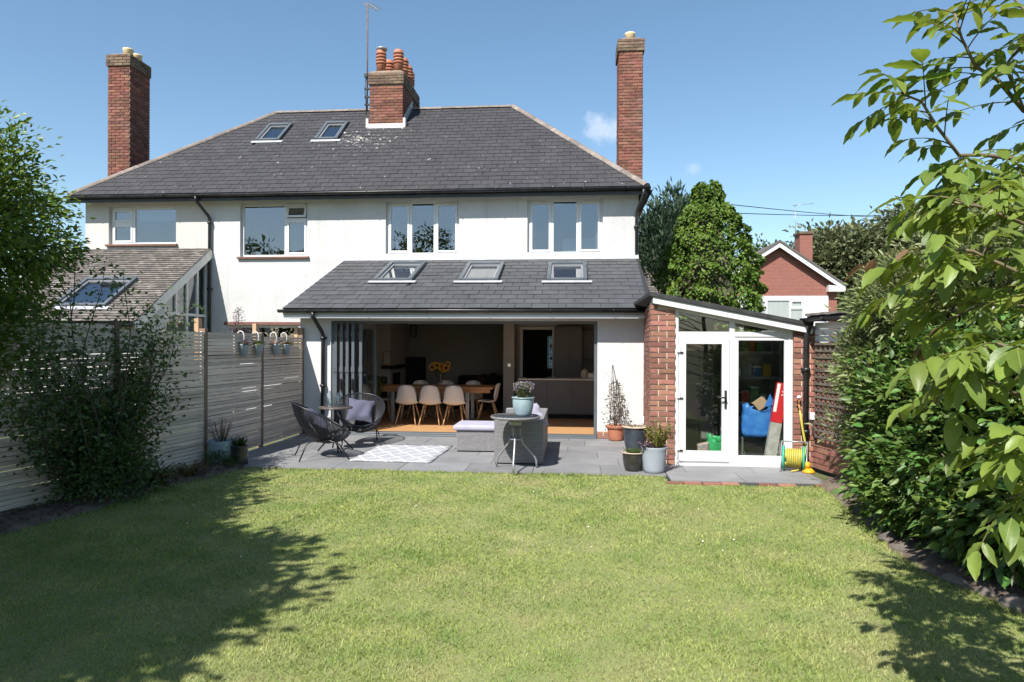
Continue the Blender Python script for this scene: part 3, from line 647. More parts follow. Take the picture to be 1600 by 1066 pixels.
part('soffit', MB().box(X0r+.01, X1r-.01, EYe+.071, YE-.002, 2.142, 2.16), M['upvc'], house)
part('fascia_trim', MB().box(X0r, X1r, EYe+.02, EYe+.0445, 2.136, 2.19), M['upvc'], house, bevel=.004)
gutter((X0r-.08, EYe-.022, EZe-.022), (X1r-.02, EYe-.022, EZe-.022), .055, house)
downpipe([(-4.66, EYe-.02, 2.24), (-4.66, EYe-.01, 2.16), (-4.60, YE-.10, 1.90), (-4.59, YE-.06, 1.83), (-4.59, YE-.06, .02)], house, brackets=[(-4.59, YE-.06, 1.78), (-4.59, YE-.06, .9)])
part('security_lamp', MB().tube([(-5.17, 15.38, 2.60), (-5.3, 15.2, 2.52)], [.03, .06], 10), M['black'], house)
# bifold opening: threshold, head track, stacked leaves folded into the room
part('threshold', MB().box(-4.44, .43, YE-.06, YE+.14, .0, .055).box(-4.44, .43, YE-.11, YE-.06, .0, .025), M['anthracite'], house, bevel=.005)
bf = MB().box(-4.455, -4.40, YE+.03, YE+.11, .056, 2.095); bf.box(.385, .435, YE+.02, YE+.11, .056, 2.095); bf.box(-4.40, .385, YE+.03, YE+.11, 2.05, 2.095)
part('door_frame', bf, M['anthracite'], house, bevel=.004)
for i, x in enumerate((-4.375, -4.265, -4.155, -4.045, -3.90)):
    L = .80; y0 = YE+.00; xr = x+(.05 if i == 4 else .012)
    d = MB()
    def lx(t): return x+(xr-x)*t
    d.beam((x, y0, 1.06), (x, y0+.075, 1.06), .055, 1.98); d.beam((xr, y0+L-.075, 1.06), (xr, y0+L, 1.06), .055, 1.98)
    d.beam((lx(.1), y0+.075, .12), (lx(.9), y0+L-.075, .12), .055, .10); d.beam((lx(.1), y0+.075, 2.0), (lx(.9), y0+L-.075, 2.0), .055, .10)
    leaf = part('bifold_door', d, M['anthracite'], house, bevel=.004)
    part('pane', MB().beam((lx(.1), y0+.075, 1.06), (lx(.9), y0+L-.075, 1.06), .016, 1.78), M['glass'], leaf)
    for z in (.35, 1.2, 1.85): part('hinge', MB().box(x-.034, x+.034, y0-.012, y0-.001, z-.05, z+.05), M['anthracite'], leaf)
    if i in (1, 3): part('handle', MB().box(x-.012, x+.012, y0-.045, y0-.013, .82, 1.04), M['black'], leaf, bevel=.006)
    if i == 4: part('handle', MB().tube([(x-.06, y0+.04, 1.10), (x-.06, y0+.16, 1.10)], .01, 8).tube([(x+.06, y0+.04, 1.10), (x+.06, y0+.16, 1.10)], .01, 8), M['chrome'], leaf)
# interior shell
fl = MB().box(XL+.13, XR-.13, YE+.14, HY1-.21, -.05, .03); part('floor', fl, M['floorwood'], house)
part('ceiling', MB().box(XL+.141, XR-.141, YE+.281, HY0+.30, 2.363, 2.385), M['ceil'], house)
part('rear_room_wall', MB().box(-4.999, -1.62, 18.2, 18.32, .031, 2.399), M['darkwall'], house)
part('chimney_breast', MB().box(-4.998, -4.42, 16.3, 18.19, .031, 2.398), M['greige'], house)
part('partition', MB().box(-1.62, -1.36, 15.9, 17.2, .031, 2.398), M['greige'], house, bevel=.01)
part('ceiling_beam', MB().box(-4.998, 1.12, 15.42, 15.72, 2.24, 2.362), M['greige'], house)
part('hall_wall', MB().box(-1.62, -1.50, 17.201, 22.19, .031, 2.397), M['darkwall'], house)
part('kitchen_wall', wall_holes(MB(), -1.359, 1.14, .031, 2.396, 16.75, 16.87, [(-1.22, -.50, .031, 2.04)]), M['greige'], house)
df = MB().box(-1.29, -1.22, 16.72, 16.90, .032, 2.04).box(-.50, -.45, 16.72, 16.90, .032, 2.04).box(-1.29, -.45, 16.72, 16.90, 2.041, 2.10); part('door_casing', df, M['ceil'], house)
# leaded street door light
M['leadglass'] = pmat('obscured_glass', (.72, .80, .78), None, rough=.3, transl=.85)
dl = part('stained_glass_panel', MB().box(FD[0], FD[1], HY1-.12, HY1-.11, FD[2], FD[3]), M['leadglass'], house)
lb = MB()
for k in range(5): x = lerp(FD[0], FD[1], (k+.5)/5); lb.box(x-.006, x+.006, HY1-.135, HY1-.121, FD[2], FD[3])
for k in range(8): z = lerp(FD[2], FD[3], (k+.5)/8); lb.box(FD[0], FD[1], HY1-.137, HY1-.1355, z-.006, z+.006)
cx, cz = (FD[0]+FD[1])/2, 1.62
lb.tube([(cx+.085*math.cos(a), HY1-.14, cz+.085*math.sin(a)) for a in [k*math.pi/8 for k in range(16)]], .012, 5, closed=True)
part('lead_came', lb, M['black'], dl)
part('emblem', MB().prism([(cx+.07*math.cos(a), HY1-.139, cz+.07*math.sin(a)) for a in [k*math.pi/8 for k in range(16)]], (0, .002, 0)), pmat('cream_glass', (.7, .55, .35), None, transl=.6), dl)
part('emblem', MB().prism([(cx-.1, HY1-.139, 1.2), (cx+.03, HY1-.139, 1.14), (cx+.1, HY1-.139, 1.25), (cx-.02, HY1-.139, 1.3)], (0, .002, 0)), M['black'], dl)
# kitchen units
kit = thing('kitchen_peninsula', 'dark kitchen peninsula with pale worktop inside the open extension', 'kitchen unit', (-.2, 15.2, .03))
part('carcass', MB().box(-1.14, 1.1, 15.17, 15.72, .13, .885), M['cab'], kit)
part('plinth', MB().box(-1.10, 1.1, 15.22, 15.70, .031, .129), M['soft_black'], kit)
for k in range(4): part('door_panel', MB().box(-1.14+k*.56+.003, -1.14+k*.56+.557, 15.150, 15.169, .14, .875), M['cab'], kit, bevel=.003)
part('worktop', MB().box(-1.20, 1.1, 15.13, 15.78, .886, .918), pmat('pale_worktop', (.55, .53, .50), (.62, .60, .57), 20, .35), kit, bevel=.003)
hob = tag(part('hob', MB().box(-1.05, -.45, 15.25, 15.68, .919, .928), pmat('black_glass_hob', (.01, .01, .01), None, rough=.1)), 'black glass hob set on the kitchen peninsula worktop', 'hob')
tal = thing('tall_cabinet', 'tall dark kitchen cupboard against the back of the kitchen', 'cupboard', (-.1, 16.4, .03))
part('carcass', MB().box(-.42, .22, 16.12, 16.74, .031, 2.10), M['cab'], tal)
part('door_panel', MB().box(-.417, -.103, 16.098, 16.119, .10, 2.09), M['cab'], tal, bevel=.003); part('door_panel', MB().box(-.097, .217, 16.098, 16.119, .10, 2.09), M['cab'], tal, bevel=.003)
wc = thing('wall_cabinet', 'dark wall cupboard over the worktop beside the tall cupboard', 'cupboard', (.6, 16.5, 1.33))
part('carcass', MB().box(.225, 1.1, 16.35, 16.745, 1.33, 2.02), M['cab'], wc); part('door_panel', MB().box(.228, 1.1, 16.328, 16.349, 1.335, 2.015), M['cab'], wc, bevel=.003)
part('counter', MB().box(.225, 1.1, 16.15, 16.74, .031, .90), M['cab'], house)
kt = thing('kettle', 'cream domed kettle standing on the kitchen peninsula', 'kettle', (.27, 15.5, .92))
part('body', MB().lathe([(.085, 0), (.095, .02), (.092, .10), (.075, .16), (.04, .19), (.015, .2), (.012, .22), (0, .22)], (.27, 15.5, .919), 20), pmat('cream_enamel', (.55, .48, .40), None, rough=.35), kt)
part('handle', MB().tube([(.36, 15.5, 1.08), (.41, 15.5, 1.06), (.41, 15.5, .97), (.36, 15.5, .95)], .011, 6), M['black'], kt)
bb = thing('white_box', 'small white lidded box on the end of the kitchen worktop', 'box', (.42, 15.3, .92))
part('body', MB().box(.34, .50, 15.22, 15.40, .919, 1.03), M['upvc'], bb, bevel=.01); part('lid', MB().box(.335, .505, 15.215, 15.405, 1.031, 1.048), M['upvc'], bb, bevel=.005)
tr = thing('serving_board', 'thin pale chopping board lying under the kettle', 'board', (.2, 15.45, .92)); bpy.data.objects.remove(tr)
part('light_switch', MB().box(-1.52, -1.44, 15.885, 15.899, 1.15, 1.23), M['chrome'], house, bevel=.004)
# fireplace furnishings
part('mantel_shelf', MB().box(-4.60, -4.28, 16.12, 16.299, 1.07, 1.15).box(-4.419, -4.30, 16.30, 17.4, 1.07, 1.15), M['soft_black'], house, bevel=.008)
part('fire_opening', MB().box(-4.86, -4.50, 16.285, 16.299, .04, .88).box(-4.419, -4.405, 16.5, 17.2, .04, .95), M['soft_black'], house)
fr = thing('picture_frame', 'dark framed picture standing on the fireplace mantel', 'picture', (-4.48, 16.2, 1.15))
part('frame', frame_rect(MB(), -4.57, -4.38, 1.151, 1.50, 16.19, 16.215, .022), M['oak'], fr); part('print', MB().box(-4.55, -4.40, 16.205, 16.212, 1.172, 1.48), M['greige'], fr)
sb = thing('sideboard', 'black cabinet in the alcove beside the fireplace', 'cabinet', (-4.1, 17.9, .03))
part('body', MB().box(-4.405, -3.95, 17.75, 18.19, .031, 1.32), M['soft_black'], sb, bevel=.01); part('door', MB().box(-4.38, -3.98, 17.735, 17.749, .1, 1.25), M['soft_black'], sb)
wl = thing('wall_lantern', 'small black lantern hanging high on the dark wall', 'lantern', (-4.28, 18.1, 1.9))
part('cage', frame_rect(MB(), -4.36, -4.20, 1.86, 2.18, 18.09, 18.19, .02), M['black'], wl); part('lamp_glass', MB().box(-4.33, -4.23, 18.12, 18.17, 1.89, 2.15), M['jar'], wl)
sf = thing('black_sofa', 'black sofa heaped with throws at the end of the dining room', 'sofa', (-2.2, 17.4, .03))
part('seat', MB().box(-3.0, -1.63, 17.0, 17.75, .031, .46), M['soft_black'], sf, bevel=.05); part('backrest', MB().box(-3.0, -1.63, 17.75, 18.15, .031, .85), M['soft_black'], sf, bevel=.06)
for k, (x, y, z, r) in enumerate(((-2.3, 17.5, .65, .24), (-2.05, 17.4, .7, .22), (-1.86, 17.5, .6, .2))):
    mb = MB(); rows = []
    for i in range(9):
        ph = math.pi*i/8; rows.append([(x+r*math.sin(ph)*math.cos(t)*(1+.15*math.sin(3*t+k)), y+.7*r*math.sin(ph)*math.sin(t), z+r*math.cos(ph)*(1+.1*math.sin(2*t))) for t in [2*math.pi*j/14 for j in range(15)]])
    mb.grid(rows, True); part('throw', mb, M['soft_black'] if k else pmat('brown_throw', (.06, .035, .02), None, rough=.95), sf)
# ================================================================ neighbour's conservatory extension
ne = thing('neighbour_extension', 'neighbour\'s white single-storey extension with brown tiled lean-to roof behind the fence', 'extension', (-10, 14, 0))
NY, NZ, NTZ = 12.55, 2.08, 3.90; NX0, NX1 = -12.2, -8.55
part('side_wall', MB().prism([(NX1-.12, 12.85, 0), (NX1-.12, HY0-.002, 0), (NX1-.12, HY0-.002, 1.55), (NX1-.12, 12.85, 1.55)], (.12, 0, 0)).prism([(NX1-.12, 12.85, 1.551), (NX1-.12, 13.68, 1.551), (NX1-.12, 13.68, 2.72), (NX1-.12, 12.85, 2.20)], (.12, 0, 0)), M['smooth_white'], ne)
part('front_wall', MB().box(NX0, NX1-.121, 12.85, 12.97, 0, 2.2), M['cream'], ne)
nr = MB().prism([(NX0, NY, NZ), (NX0, HY0-.004, NTZ), (NX0, HY0-.004, NTZ-.09), (NX0, NY, NZ-.09)], (NX1+.08-NX0, 0, 0)); nroof = part('roof', nr, M['deck'], ne)
nv = Vector((0, HY0-NY, NTZ-NZ)).normalized(); nl = math.hypot(HY0-NY, NTZ-NZ)
NSK = (-10.52, -9.36, 12.98, 14.0); tn = lambda Y: (Y-NY)/nv.y
slope_slates(nroof, (NX0, NY-.03, NZ), (1, 0, 0), nv, NX1+.09-NX0, nl-.02, .10, .165, M['tile'], M['tile'], 0, holes=[(NSK[0]-NX0, NSK[1]-NX0, tn(NSK[2])-.02, tn(NSK[3])+.02)], name='roof_tile', th=.013, stuffname='roof_tiles')
rooflight(ne, NSK[0], NSK[1], tn(NSK[2]), tn(NSK[3]), (0, NY, NZ+.03), nv)
part('bargeboard', MB().beam((NX1+.075, NY, NZ-.10), (NX1+.075, HY0-.01, NTZ-.10), .024, .19), M['oldwhite'], ne)
gutter((NX0, NY-.06, NZ-.04), (NX1+.1, NY-.06, NZ-.04), .055, ne)
# glazed gable: mullions and rails rising to the verge, each pane its own piece
gz = lambda y: NZ-.20+(y-NY)*(NTZ-NZ)/(HY0-NY)
ys = [13.70, 14.10, 14.52, 14.94, 15.33]
gf = MB()
for y in ys: gf.box(NX1-.09, NX1-.01, y-.035, y+.035, 1.552, gz(y))
gf.box(NX1-.085, NX1-.012, 13.735, 15.295, 1.552, 1.61)
for a, b in zip(ys, ys[1:]): gf.box(NX1-.085, NX1-.012, a+.035, b-.035, 2.28, 2.34)
gw = part('window', gf, M['upvc'], ne)
for a, b in zip(ys, ys[1:]):
    part('pane', MB().box(NX1-.055, NX1-.045, a+.036, b-.036, 1.611, 2.279), M['glass_up'], gw)
    part('pane', MB().prism([(NX1-.055, a+.036, 2.341), (NX1-.055, b-.036, 2.341), (NX1-.055, b-.036, gz(b)-.03), (NX1-.055, a+.036, gz(a)+.0)], (.01, 0, 0)), M['glass_up'], gw)
# ================================================================ brick lean-to utility room
lt = thing('brick_lean_to', 'red brick lean-to with white glazed door and side window under a sloping felt roof', 'lean-to', (2.2, 9.72, 0))
LY = 9.72; zt = lambda x: 2.30-(x-1.09)*.196
SLA, SLB = Vector((1.09, LY, 0)), Vector((1.262, 12.29, 0)); su = (SLB-SLA).normalized(); sn = Vector((-su.y, su.x, 0))
pier = part('brick_wall', MB().prism([(1.10, LY+.008, 0), (1.425, LY+.008, 0), (1.425, LY+.008, 2.20), (1.10, LY+.008, 2.28)], (0, .22, 0)).prism([SLA+su*.05-sn*.008, SLB-sn*.008, SLB-sn*.2, SLA+su*.05-sn*.2], (0, 0, 2.27)), M['mortar'], lt)
bk = Bricks(pier, M['brick'], M['brick_att'], 300)
bk.face((1.09, LY, 0), (1, 0, 0), (0, -1, 0), .34, 2.3, prio=0, top=lambda x: 2.29-x*.196)
bk.face(SLA+su*.03, su, sn, 2.55, 2.27, prio=1, cut=None); bk.items = [(p+(abs((c-SLA).length) if p >= 1 else 0), c, U, N, l) for p, c, U, N, l in bk.items]; bk.finish()
pier2 = part('brick_wall', MB().box(3.045, 3.30, LY+.008, LY+.23, 0, 1.90), M['mortar'], lt)
Bricks(pier2, M['brick'], M['brick_att'], 300).face((3.035, LY, 0), (1, 0, 0), (0, -1, 0), .27, 1.9).finish()
# window-door screen
DX0, DX1, DM, DT = 1.43, 3.035, 2.215, 1.83
fr_ = MB(); y0, y1 = LY+.03, LY+.10
fr_.box(DX0, DX0+.05, y0, y1, 0.02, zt(DX0)-.02); fr_.box(DX1-.06, DX1, y0, y1, .02, zt(DX1)-.02); fr_.box(DX0+.05, DX1-.06, y0, y1, .02, .09); fr_.box(DX0+.05, DX1-.06, y0, y1, DT-.035, DT+.035)
fr_.box(DM-.04, DM+.04, y0, y1, .09, DT-.035)
fr_.prism([(DX0+.05, y0, zt(DX0)-.085), (DX1-.06, y0, zt(DX1)-.075), (DX1-.06, y0, zt(DX1)-.014), (DX0+.05, y0, zt(DX0)-.02)], (0, .07, 0))
fr_.box(DM-.035, DM+.035, y0+.002, y1-.002, DT+.035, zt(DM)-.08)
scr = part('window', fr_, M['upvc'], lt, bevel=.006)
part('pane', MB().box(DM+.09, DX1-.11, LY+.06, LY+.07, .14, DT-.085), M['glass'], scr)
part('bead', frame_rect(MB(), DM+.04, DX1-.06, .09, DT-.035, LY+.042, LY+.088, .05), M['upvc'], scr, bevel=.005)
part('pane', MB().prism([(DX0+.05, LY+.06, DT+.035), (DM-.035, LY+.06, DT+.035), (DM-.035, LY+.06, zt(DM)-.086), (DX0+.05, LY+.06, zt(DX0)-.088)], (0, .01, 0)), M['glass'], scr)
part('pane', MB().prism([(DM+.035, LY+.06, DT+.035), (DX1-.09, LY+.06, DT+.035), (DM+.035, LY+.06, zt(DM)-.09)], (0, .01, 0)), M['glass'], scr)
dr = part('door', frame_rect(MB(), DX0+.052, DM-.042, .055, DT-.037, LY+.005, LY+.065, .10).box(DX0+.152, DM-.142, LY+.0055, LY+.0645, .155, .20), M['upvc'], lt, bevel=.006)
part('pane', MB().box(DX0+.150, DM-.140, LY+.03, LY+.04, .20, DT-.135), M['glass'], dr)
part('handle', MB().box(2.105, 2.135, LY-.012, LY+.004, .80, 1.05).tube([(2.12, LY-.012, .95), (2.12, LY-.055, .95), (2.00, LY-.055, .955)], .012, 8), M['black'], dr)
for z in (.25, .98, 1.62): part('hinge', MB().box(DX0+.03, DX0+.07, LY-.015, LY+.03, z-.045, z+.045), M['upvc'], dr, bevel=.004); part('hinge_pin', MB().box(DX0+.055, DX0+.11, LY-.012, LY+.003, z-.055, z-.035), M['black'], dr)
part('threshold', MB().box(DX0, DX1, LY-.03, LY+.10, -.004, .0195), M['upvc'], lt, bevel=.004)
# roof with felt edge and white fascia
rx0, rx1 = 1.06, 3.26
def strip(y0, y1, lo, hi, x0=rx0, x1=rx1): return MB().prism([(x0, y0, zt(x0)+lo), (x1, y0, zt(x1)+lo), (x1, y0, zt(x1)+hi), (x0, y0, zt(x0)+hi)], (0, y1-y0, 0))
part('roof', MB().prism([(rx0, LY-.11, zt(rx0)+.055), (rx1, LY-.11, zt(rx1)+.055), (rx1, LY-.11, zt(rx1)+.115), (rx0, LY-.11, zt(rx0)+.115)], (0, 2.68, 0)), M['felt'], lt, bevel=.006)
part('fascia', strip(LY-.085, LY-.06, -.035, .054, rx0+.05), M['upvc'], lt); part('soffit', strip(LY-.059, LY+.12, -.01, .02, rx0+.05), M['upvc'], lt)
part('floor', MB().box(1.44, 3.3, LY+.101, 12.28, -.04, .012), pmat('screed', (.20, .19, .18), (.15, .14, .13), 4, .8), lt)
part('rear_wall', MB().box(1.27, 3.38, 12.29, 12.4, 0, 1.92), M['greige'], lt); part('side_wall', MB().box(3.31, 3.40, LY+.05, 12.28, 0, 1.95), M['greige'], lt)
part('inner_partition', MB().box(1.46, 2.26, 11.2, 11.26, .013, 2.1), pmat('grey_panel_door', (.15, .145, .14), None, rough=.6), lt)
for k in range(3): part('door_rib', MB().box(1.62+k*.2, 1.63+k*.2, 11.19, 11.199, .1, 1.9), M['soft_black'], lt)
# ================================================================ garage on the right
ga = thing('brick_garage', 'low red brick garage wall with white boarded eaves and black gutter beside the lean-to', 'garage', (3.6, 8, 0))
GA, GB = Vector((3.30, 9.71, 0)), Vector((3.95, 6.6, 0)); gu = (GB-GA).normalized(); gn = Vector((gu.y, -gu.x, 0))*1
if gn.x > 0: gn = -gn
gl = (GB-GA).length
gw_ = part('brick_wall', MB().prism([GA-gn*.008, GB-gn*.008, GB-gn*.2, GA-gn*.2], (0, 0, 1.72)), M['mortar'], ga)
bk = Bricks(gw_, M['brick'], M['brick_att'], 300); bk.face(GA, gu, gn, gl, 1.73, prio=0); bk.items = [((c-GA).length, c, U, N, l) for p, c, U, N, l in bk.items]; bk.finish()
for k in range(3):
    z = 1.73+k*.088; part('eaves_board', MB().prism([GA+gu*.06+gn*.02, GB+gn*.02, GB-gn*.02, GA+gu*.06-gn*.02], (0, 0, .082)), M['upvc'], ga, bevel=.004).location.z += z
grf = MB().prism([GA+gn*.10, GB+gn*.10, GB-gn*3.2, GA-gn*3.2], (0, 0, .07)); gr = part('roof', grf, M['felt'], ga); gr.location.z += 2.01
n = 26
for i in range(n):
    a = GA+gu*(gl*i/n); b = GA+gu*(gl*(i+1)/n-.008)
    o = part('verge_tile', MB().prism([a+gn*.13, b+gn*.13, b-gn*.12, a-gn*.12], (0, 0, .03)), M['ridge'], ga); o.location.z += 2.082+RNG.uniform(0, .008)
gutter(GA+gn*.16+Vector((0, 0, 2.05)), GB+gn*.16+Vector((0, 0, 2.05)), .05, ga)
downpipe([(3.245, LY-.07, 2.02), (3.235, LY-.07, 1.95), (3.19, LY-.06, 1.84), (3.185, LY-.05, 1.76), (3.185, LY-.05, .05)], ga, brackets=[(3.185, LY-.05, 1.35), (3.185, LY-.05, .5)])
part('socket_box', MB().box(3.24, 3.31, LY-.045, LY-.012, .66, .76), M['upvc'], ga, bevel=.006)
part('cable', MB().tube([(3.27, LY-.03, .66), (3.28, LY-.05, .5), (3.30, LY-.09, .40), (3.34, LY-.16, .46)], .009, 6), M['black'], ga)
# trellis
tl = thing('wooden_trellis', 'dark wooden lattice trellis fixed to the garage wall', 'trellis', (3.4, 9, .4))
M['trel'] = pmat('dark_trellis_wood', (.10, .082, .068), (.15, .125, .10), 8, .85, rnd=.2)
Lt = 2.1; z0, z1 = .45, 1.70
for k in range(15): z = lerp(z0, z1, k/14); a = GA+gu*.12+gn*.052; part('lath', MB().beam(a+Vector((0, 0, z)), a+gu*Lt+Vector((0, 0, z)), .014, .03), M['trel'], tl)
for k in range(20): a = GA+gu*(.12+Lt*k/19)+gn*.036; part('lath', MB().beam(a+Vector((0, 0, z0-.02)), a+Vector((0, 0, z1+.02)), .026, .014, upv=tuple(gn)), M['trel'], tl)
# ================================================================ leaf helpers
def raw_mesh(name, verts, tris, var=None, mat=None, smooth=False):
    me = bpy.data.meshes.new(name); nv, nf = len(verts), len(tris); k = tris.shape[1]
    me.vertices.add(nv); me.vertices.foreach_set('co', np.ascontiguousarray(verts, np.float32).ravel())
    me.loops.add(nf*k); me.loops.foreach_set('vertex_index', np.ascontiguousarray(tris, np.int32).ravel())
    me.polygons.add(nf); me.polygons.foreach_set('loop_start', np.arange(0, nf*k, k, dtype=np.int32))
    if smooth: me.polygons.foreach_set('use_smooth', np.ones(nf, bool))
    me.update(calc_edges=True)
    if var is not None: set_var(me, var)
    if mat is not None: me.materials.append(mat)
    return me
def unit(a): return a/np.maximum(np.linalg.norm(a, axis=1, keepdims=True), 1e-9)
def leafcloud(name, pos, dirs, size, mat, parent, wid=.5, fold=.12, curl=.12, upb=.7, lite=False, world=True, kind='stuff'):
    pos = np.asarray(pos, float); N = len(pos); y = unit(np.asarray(dirs, float)); size = np.broadcast_to(np.asarray(size, float), (N,))
    n = NR.normal(0, .55, (N, 3)); n[:, 2] += upb; x = unit(np.cross(y, n)); z = np.cross(x, y)
    if lite: T = np.array([(0, 0, 0), (wid/2, .45, fold), (0, 1, -curl), (-wid/2, .45, fold)]); F = np.array([(0, 1, 2), (0, 2, 3)])
    else:
        T = np.array([(0, 0, 0), (wid*.42, .28, fold), (wid*.5, .55, fold*.8), (0, 1, -curl), (-wid*.5, .55, fold*.8), (-wid*.42, .28, fold), (0, .45, .0)])
        F = np.array([(0, 1, 6), (1, 2, 6), (2, 3, 6), (6, 3, 4), (6, 4, 5), (6, 5, 0)])
    k = len(T); V = pos[:, None, :] + size[:, None, None]*(T[None, :, 0, None]*x[:, None, :] + T[None, :, 1, None]*y[:, None, :] + T[None, :, 2, None]*z[:, None, :])
    if world: V = V - np.array(wloc(parent))
    tri = (F[None]+np.arange(N)[:, None, None]*k).reshape(-1, 3)
    me = raw_mesh(name, V.reshape(-1, 3), tri, np.repeat(NR.random(N), len(F)), mat)
    o = inst(name, me, parent); WL[o.name] = wloc(parent).copy() if world else Vector((0, 0, 0))
    if kind: o['kind'] = kind
    return o
def crown(center, radii, nclump, per, cr, shell=.5, zcut=-9, lump=.2, outw=.8, droop=.15):
    c = np.array(center); r = np.array(radii); d = unit(NR.normal(0, 1, (nclump*2, 3))); d = d[d[:, 2]*r[2]+c[2] > zcut][:nclump]
    ph = NR.random(6)*6.28
    l = 1+lump*(np.sin(d[:, 0]*4+ph[0])*np.sin(d[:, 1]*4+ph[1])+np.sin(d[:, 2]*6+ph[2]+d[:, 0]*3)*.7)
    rad = shell+(1-shell)*NR.random(len(d))**.6
    cc_ = c+d*r*(l*rad)[:, None]
    p = np.repeat(cc_, per, 0)+NR.normal(0, cr, (len(cc_)*per, 3))*np.array([1, 1, .75])
    q = unit((p-np.repeat(cc_, per, 0)))*.8 + unit(p-c)*outw + NR.normal(0, .35, p.shape); q[:, 2] -= droop
    return p, q, cc_
def limb(mb, a, b, r0, r1, bend=.12, n=5, seg=7):
    a, b = Vector(a), Vector(b); L = (b-a).length; pts = []; o = Vector((RNG.uniform(-1, 1), RNG.uniform(-1, 1), RNG.uniform(-.3, .6)))*L*bend
    for i in range(n+1): t = i/n; pts.append(a.lerp(b, t)+o*math.sin(math.pi*t)+Vector((RNG.uniform(-1, 1), RNG.uniform(-1, 1), 0))*L*.012)
    mb.tube(pts, [lerp(r0, r1, i/n) for i in range(n+1)], seg); return pts
M['bark'] = pmat('bark', (.12, .095, .075), (.075, .06, .048), 9, .95, .8, 30)
M['twig'] = pmat('green_twig', (.16, .13, .075), (.11, .085, .05), 9, .8)
def leafmat(name, c1, c2, rough=.45, tr=.3, attr=.35, hue=.02, spec=.4, sc=1.6, rnd=0): return pmat(name, c1, c2, sc, rough, attr=attr, transl=tr, spec=spec, huej=hue, rnd=rnd)
# ================================================================ slatted fence
fence_pts = [(-5.02, 12.24), (-5.075, 10.70), (-5.15, 9.12), (-5.36, 7.55), (-5.63, 6.0), (-5.9, 4.45), (-6.15, 2.9), (-6.4, 1.35)]
tops = [1.82, 1.85, 1.87, 1.90, 1.96, 1.98, 1.98]
fence = thing('slatted_fence', 'weathered horizontal slat fence with brown posts running from the white extension down the garden', 'fence', (-5.2, 8.5, 0)); off = wloc(fence)
for i, ((xa, ya), (xb, yb)) in enumerate(zip(fence_pts, fence_pts[1:])):
    a, b = Vector((xa, ya, 0)), Vector((xb, yb, 0)); d = (b-a); L = d.length; d.normalize(); nrm = Vector((-d.y, d.x, 0))
    if nrm.x < 0: nrm = -nrm
    pitch = .0475; n = int((tops[i]-.02)/pitch); W = L-.08
    me = MB().obox((0, 0, 0), d*W/2, nrm*.009, Vector((0, 0, .0203))).mesh('slat'); me.materials.append(M['timber'])
    for k in range(n):
        o = inst('slat', me, fence, (a+b)/2 + nrm*(.045+RNG.uniform(-.003, .003)) + Vector((0, 0, .03+pitch*(k+.5)+RNG.uniform(-.003, .003))) - off)
        o.rotation_euler = Matrix.Rotation(RNG.uniform(-.0025, .0025), 3, nrm).to_euler()
        z = .03+pitch*(k+1)
        if i < 6 and z < (1.62, 1.66, 1.28, 1.15, .95, .9)[i] and RNG.random() < .9:
            W2 = W*RNG.choice((.5, .72, 1, 1, 1)); sh_ = (W-W2)/2*RNG.choice((-1, 1))
            m2 = MB().obox((0, 0, 0), d*W2/2, nrm*.008, Vector((0, 0, .017))).mesh('rear_slat'); m2.materials.append(M['post'])
            inst('rear_slat', m2, fence, (a+b)/2+d*sh_-nrm*RNG.uniform(.0, .004)+Vector((0, 0, z))-off)
    for t in (.03, .5, .97):
        c = a+d*(L*t); part('batten', MB().obox(c+nrm*.022+Vector((0, 0, tops[i]/2)), d*.022, nrm*.012, Vector((0, 0, tops[i]/2-.03))), M['timber'], fence)
for i, (x, y) in enumerate(fence_pts[:-1]):
    h = (tops[max(0, i-1)]+tops[i])/2; h += [.14, .02, .02, .05, .03, .03, .03][i]
    p = part('post', MB().box(x-.035, x+.055, y-.04, y+.04, -.05, h), M['post'], fence, bevel=.004)
    if i < 3: part('post_extension', MB().box(x-.10, x-.036, y-.05, y+.05, h-.45, h+.14 if i else h+.02), M['newpost'], p, bevel=.003)
# ================================================================ pots and plants
def pot(name, label, cat, x, y, r, h, mat, rim='roll', taper=.72, soil=True, z=0, group=None, seg=28):
    t = thing(name, label, cat, (x, y, z), group); rb = r*taper; pr = [(rb*.9, 0), (rb, .006)]
    for k in range(1, 8): s = k/8; pr.append((lerp(rb, r*.95, s**.8)+(.012*math.sin(s*3.1) if rim == 'roll' else 0), h*s))
    if rim == 'roll': pr += [(r*.94, h*.93), (r*1.03, h*.945), (r*1.05, h*.97), (r*1.03, h), (r*.93, h), (r*.90, h*.9)]
    elif rim == 'flower': pr += [(r*.93, h*.80), (r*1.02, h*.81), (r*1.04, h*.99), (r*1.02, h), (r*.93, h), (r*.9, h*.88)]
    else: pr += [(r, h*.98), (r*.99, h), (r*.92, h), (r*.9, h*.9)]
    part('body', MB().lathe(pr, (x, y, z), seg), mat, t)
    if soil: part('compost', MB().lathe([(0, h*.9+.015), (r*.5, h*.9+.01), (r*.915, h*.895)][::-1], (x, y, z), 18), M['soil'], t)
    return t
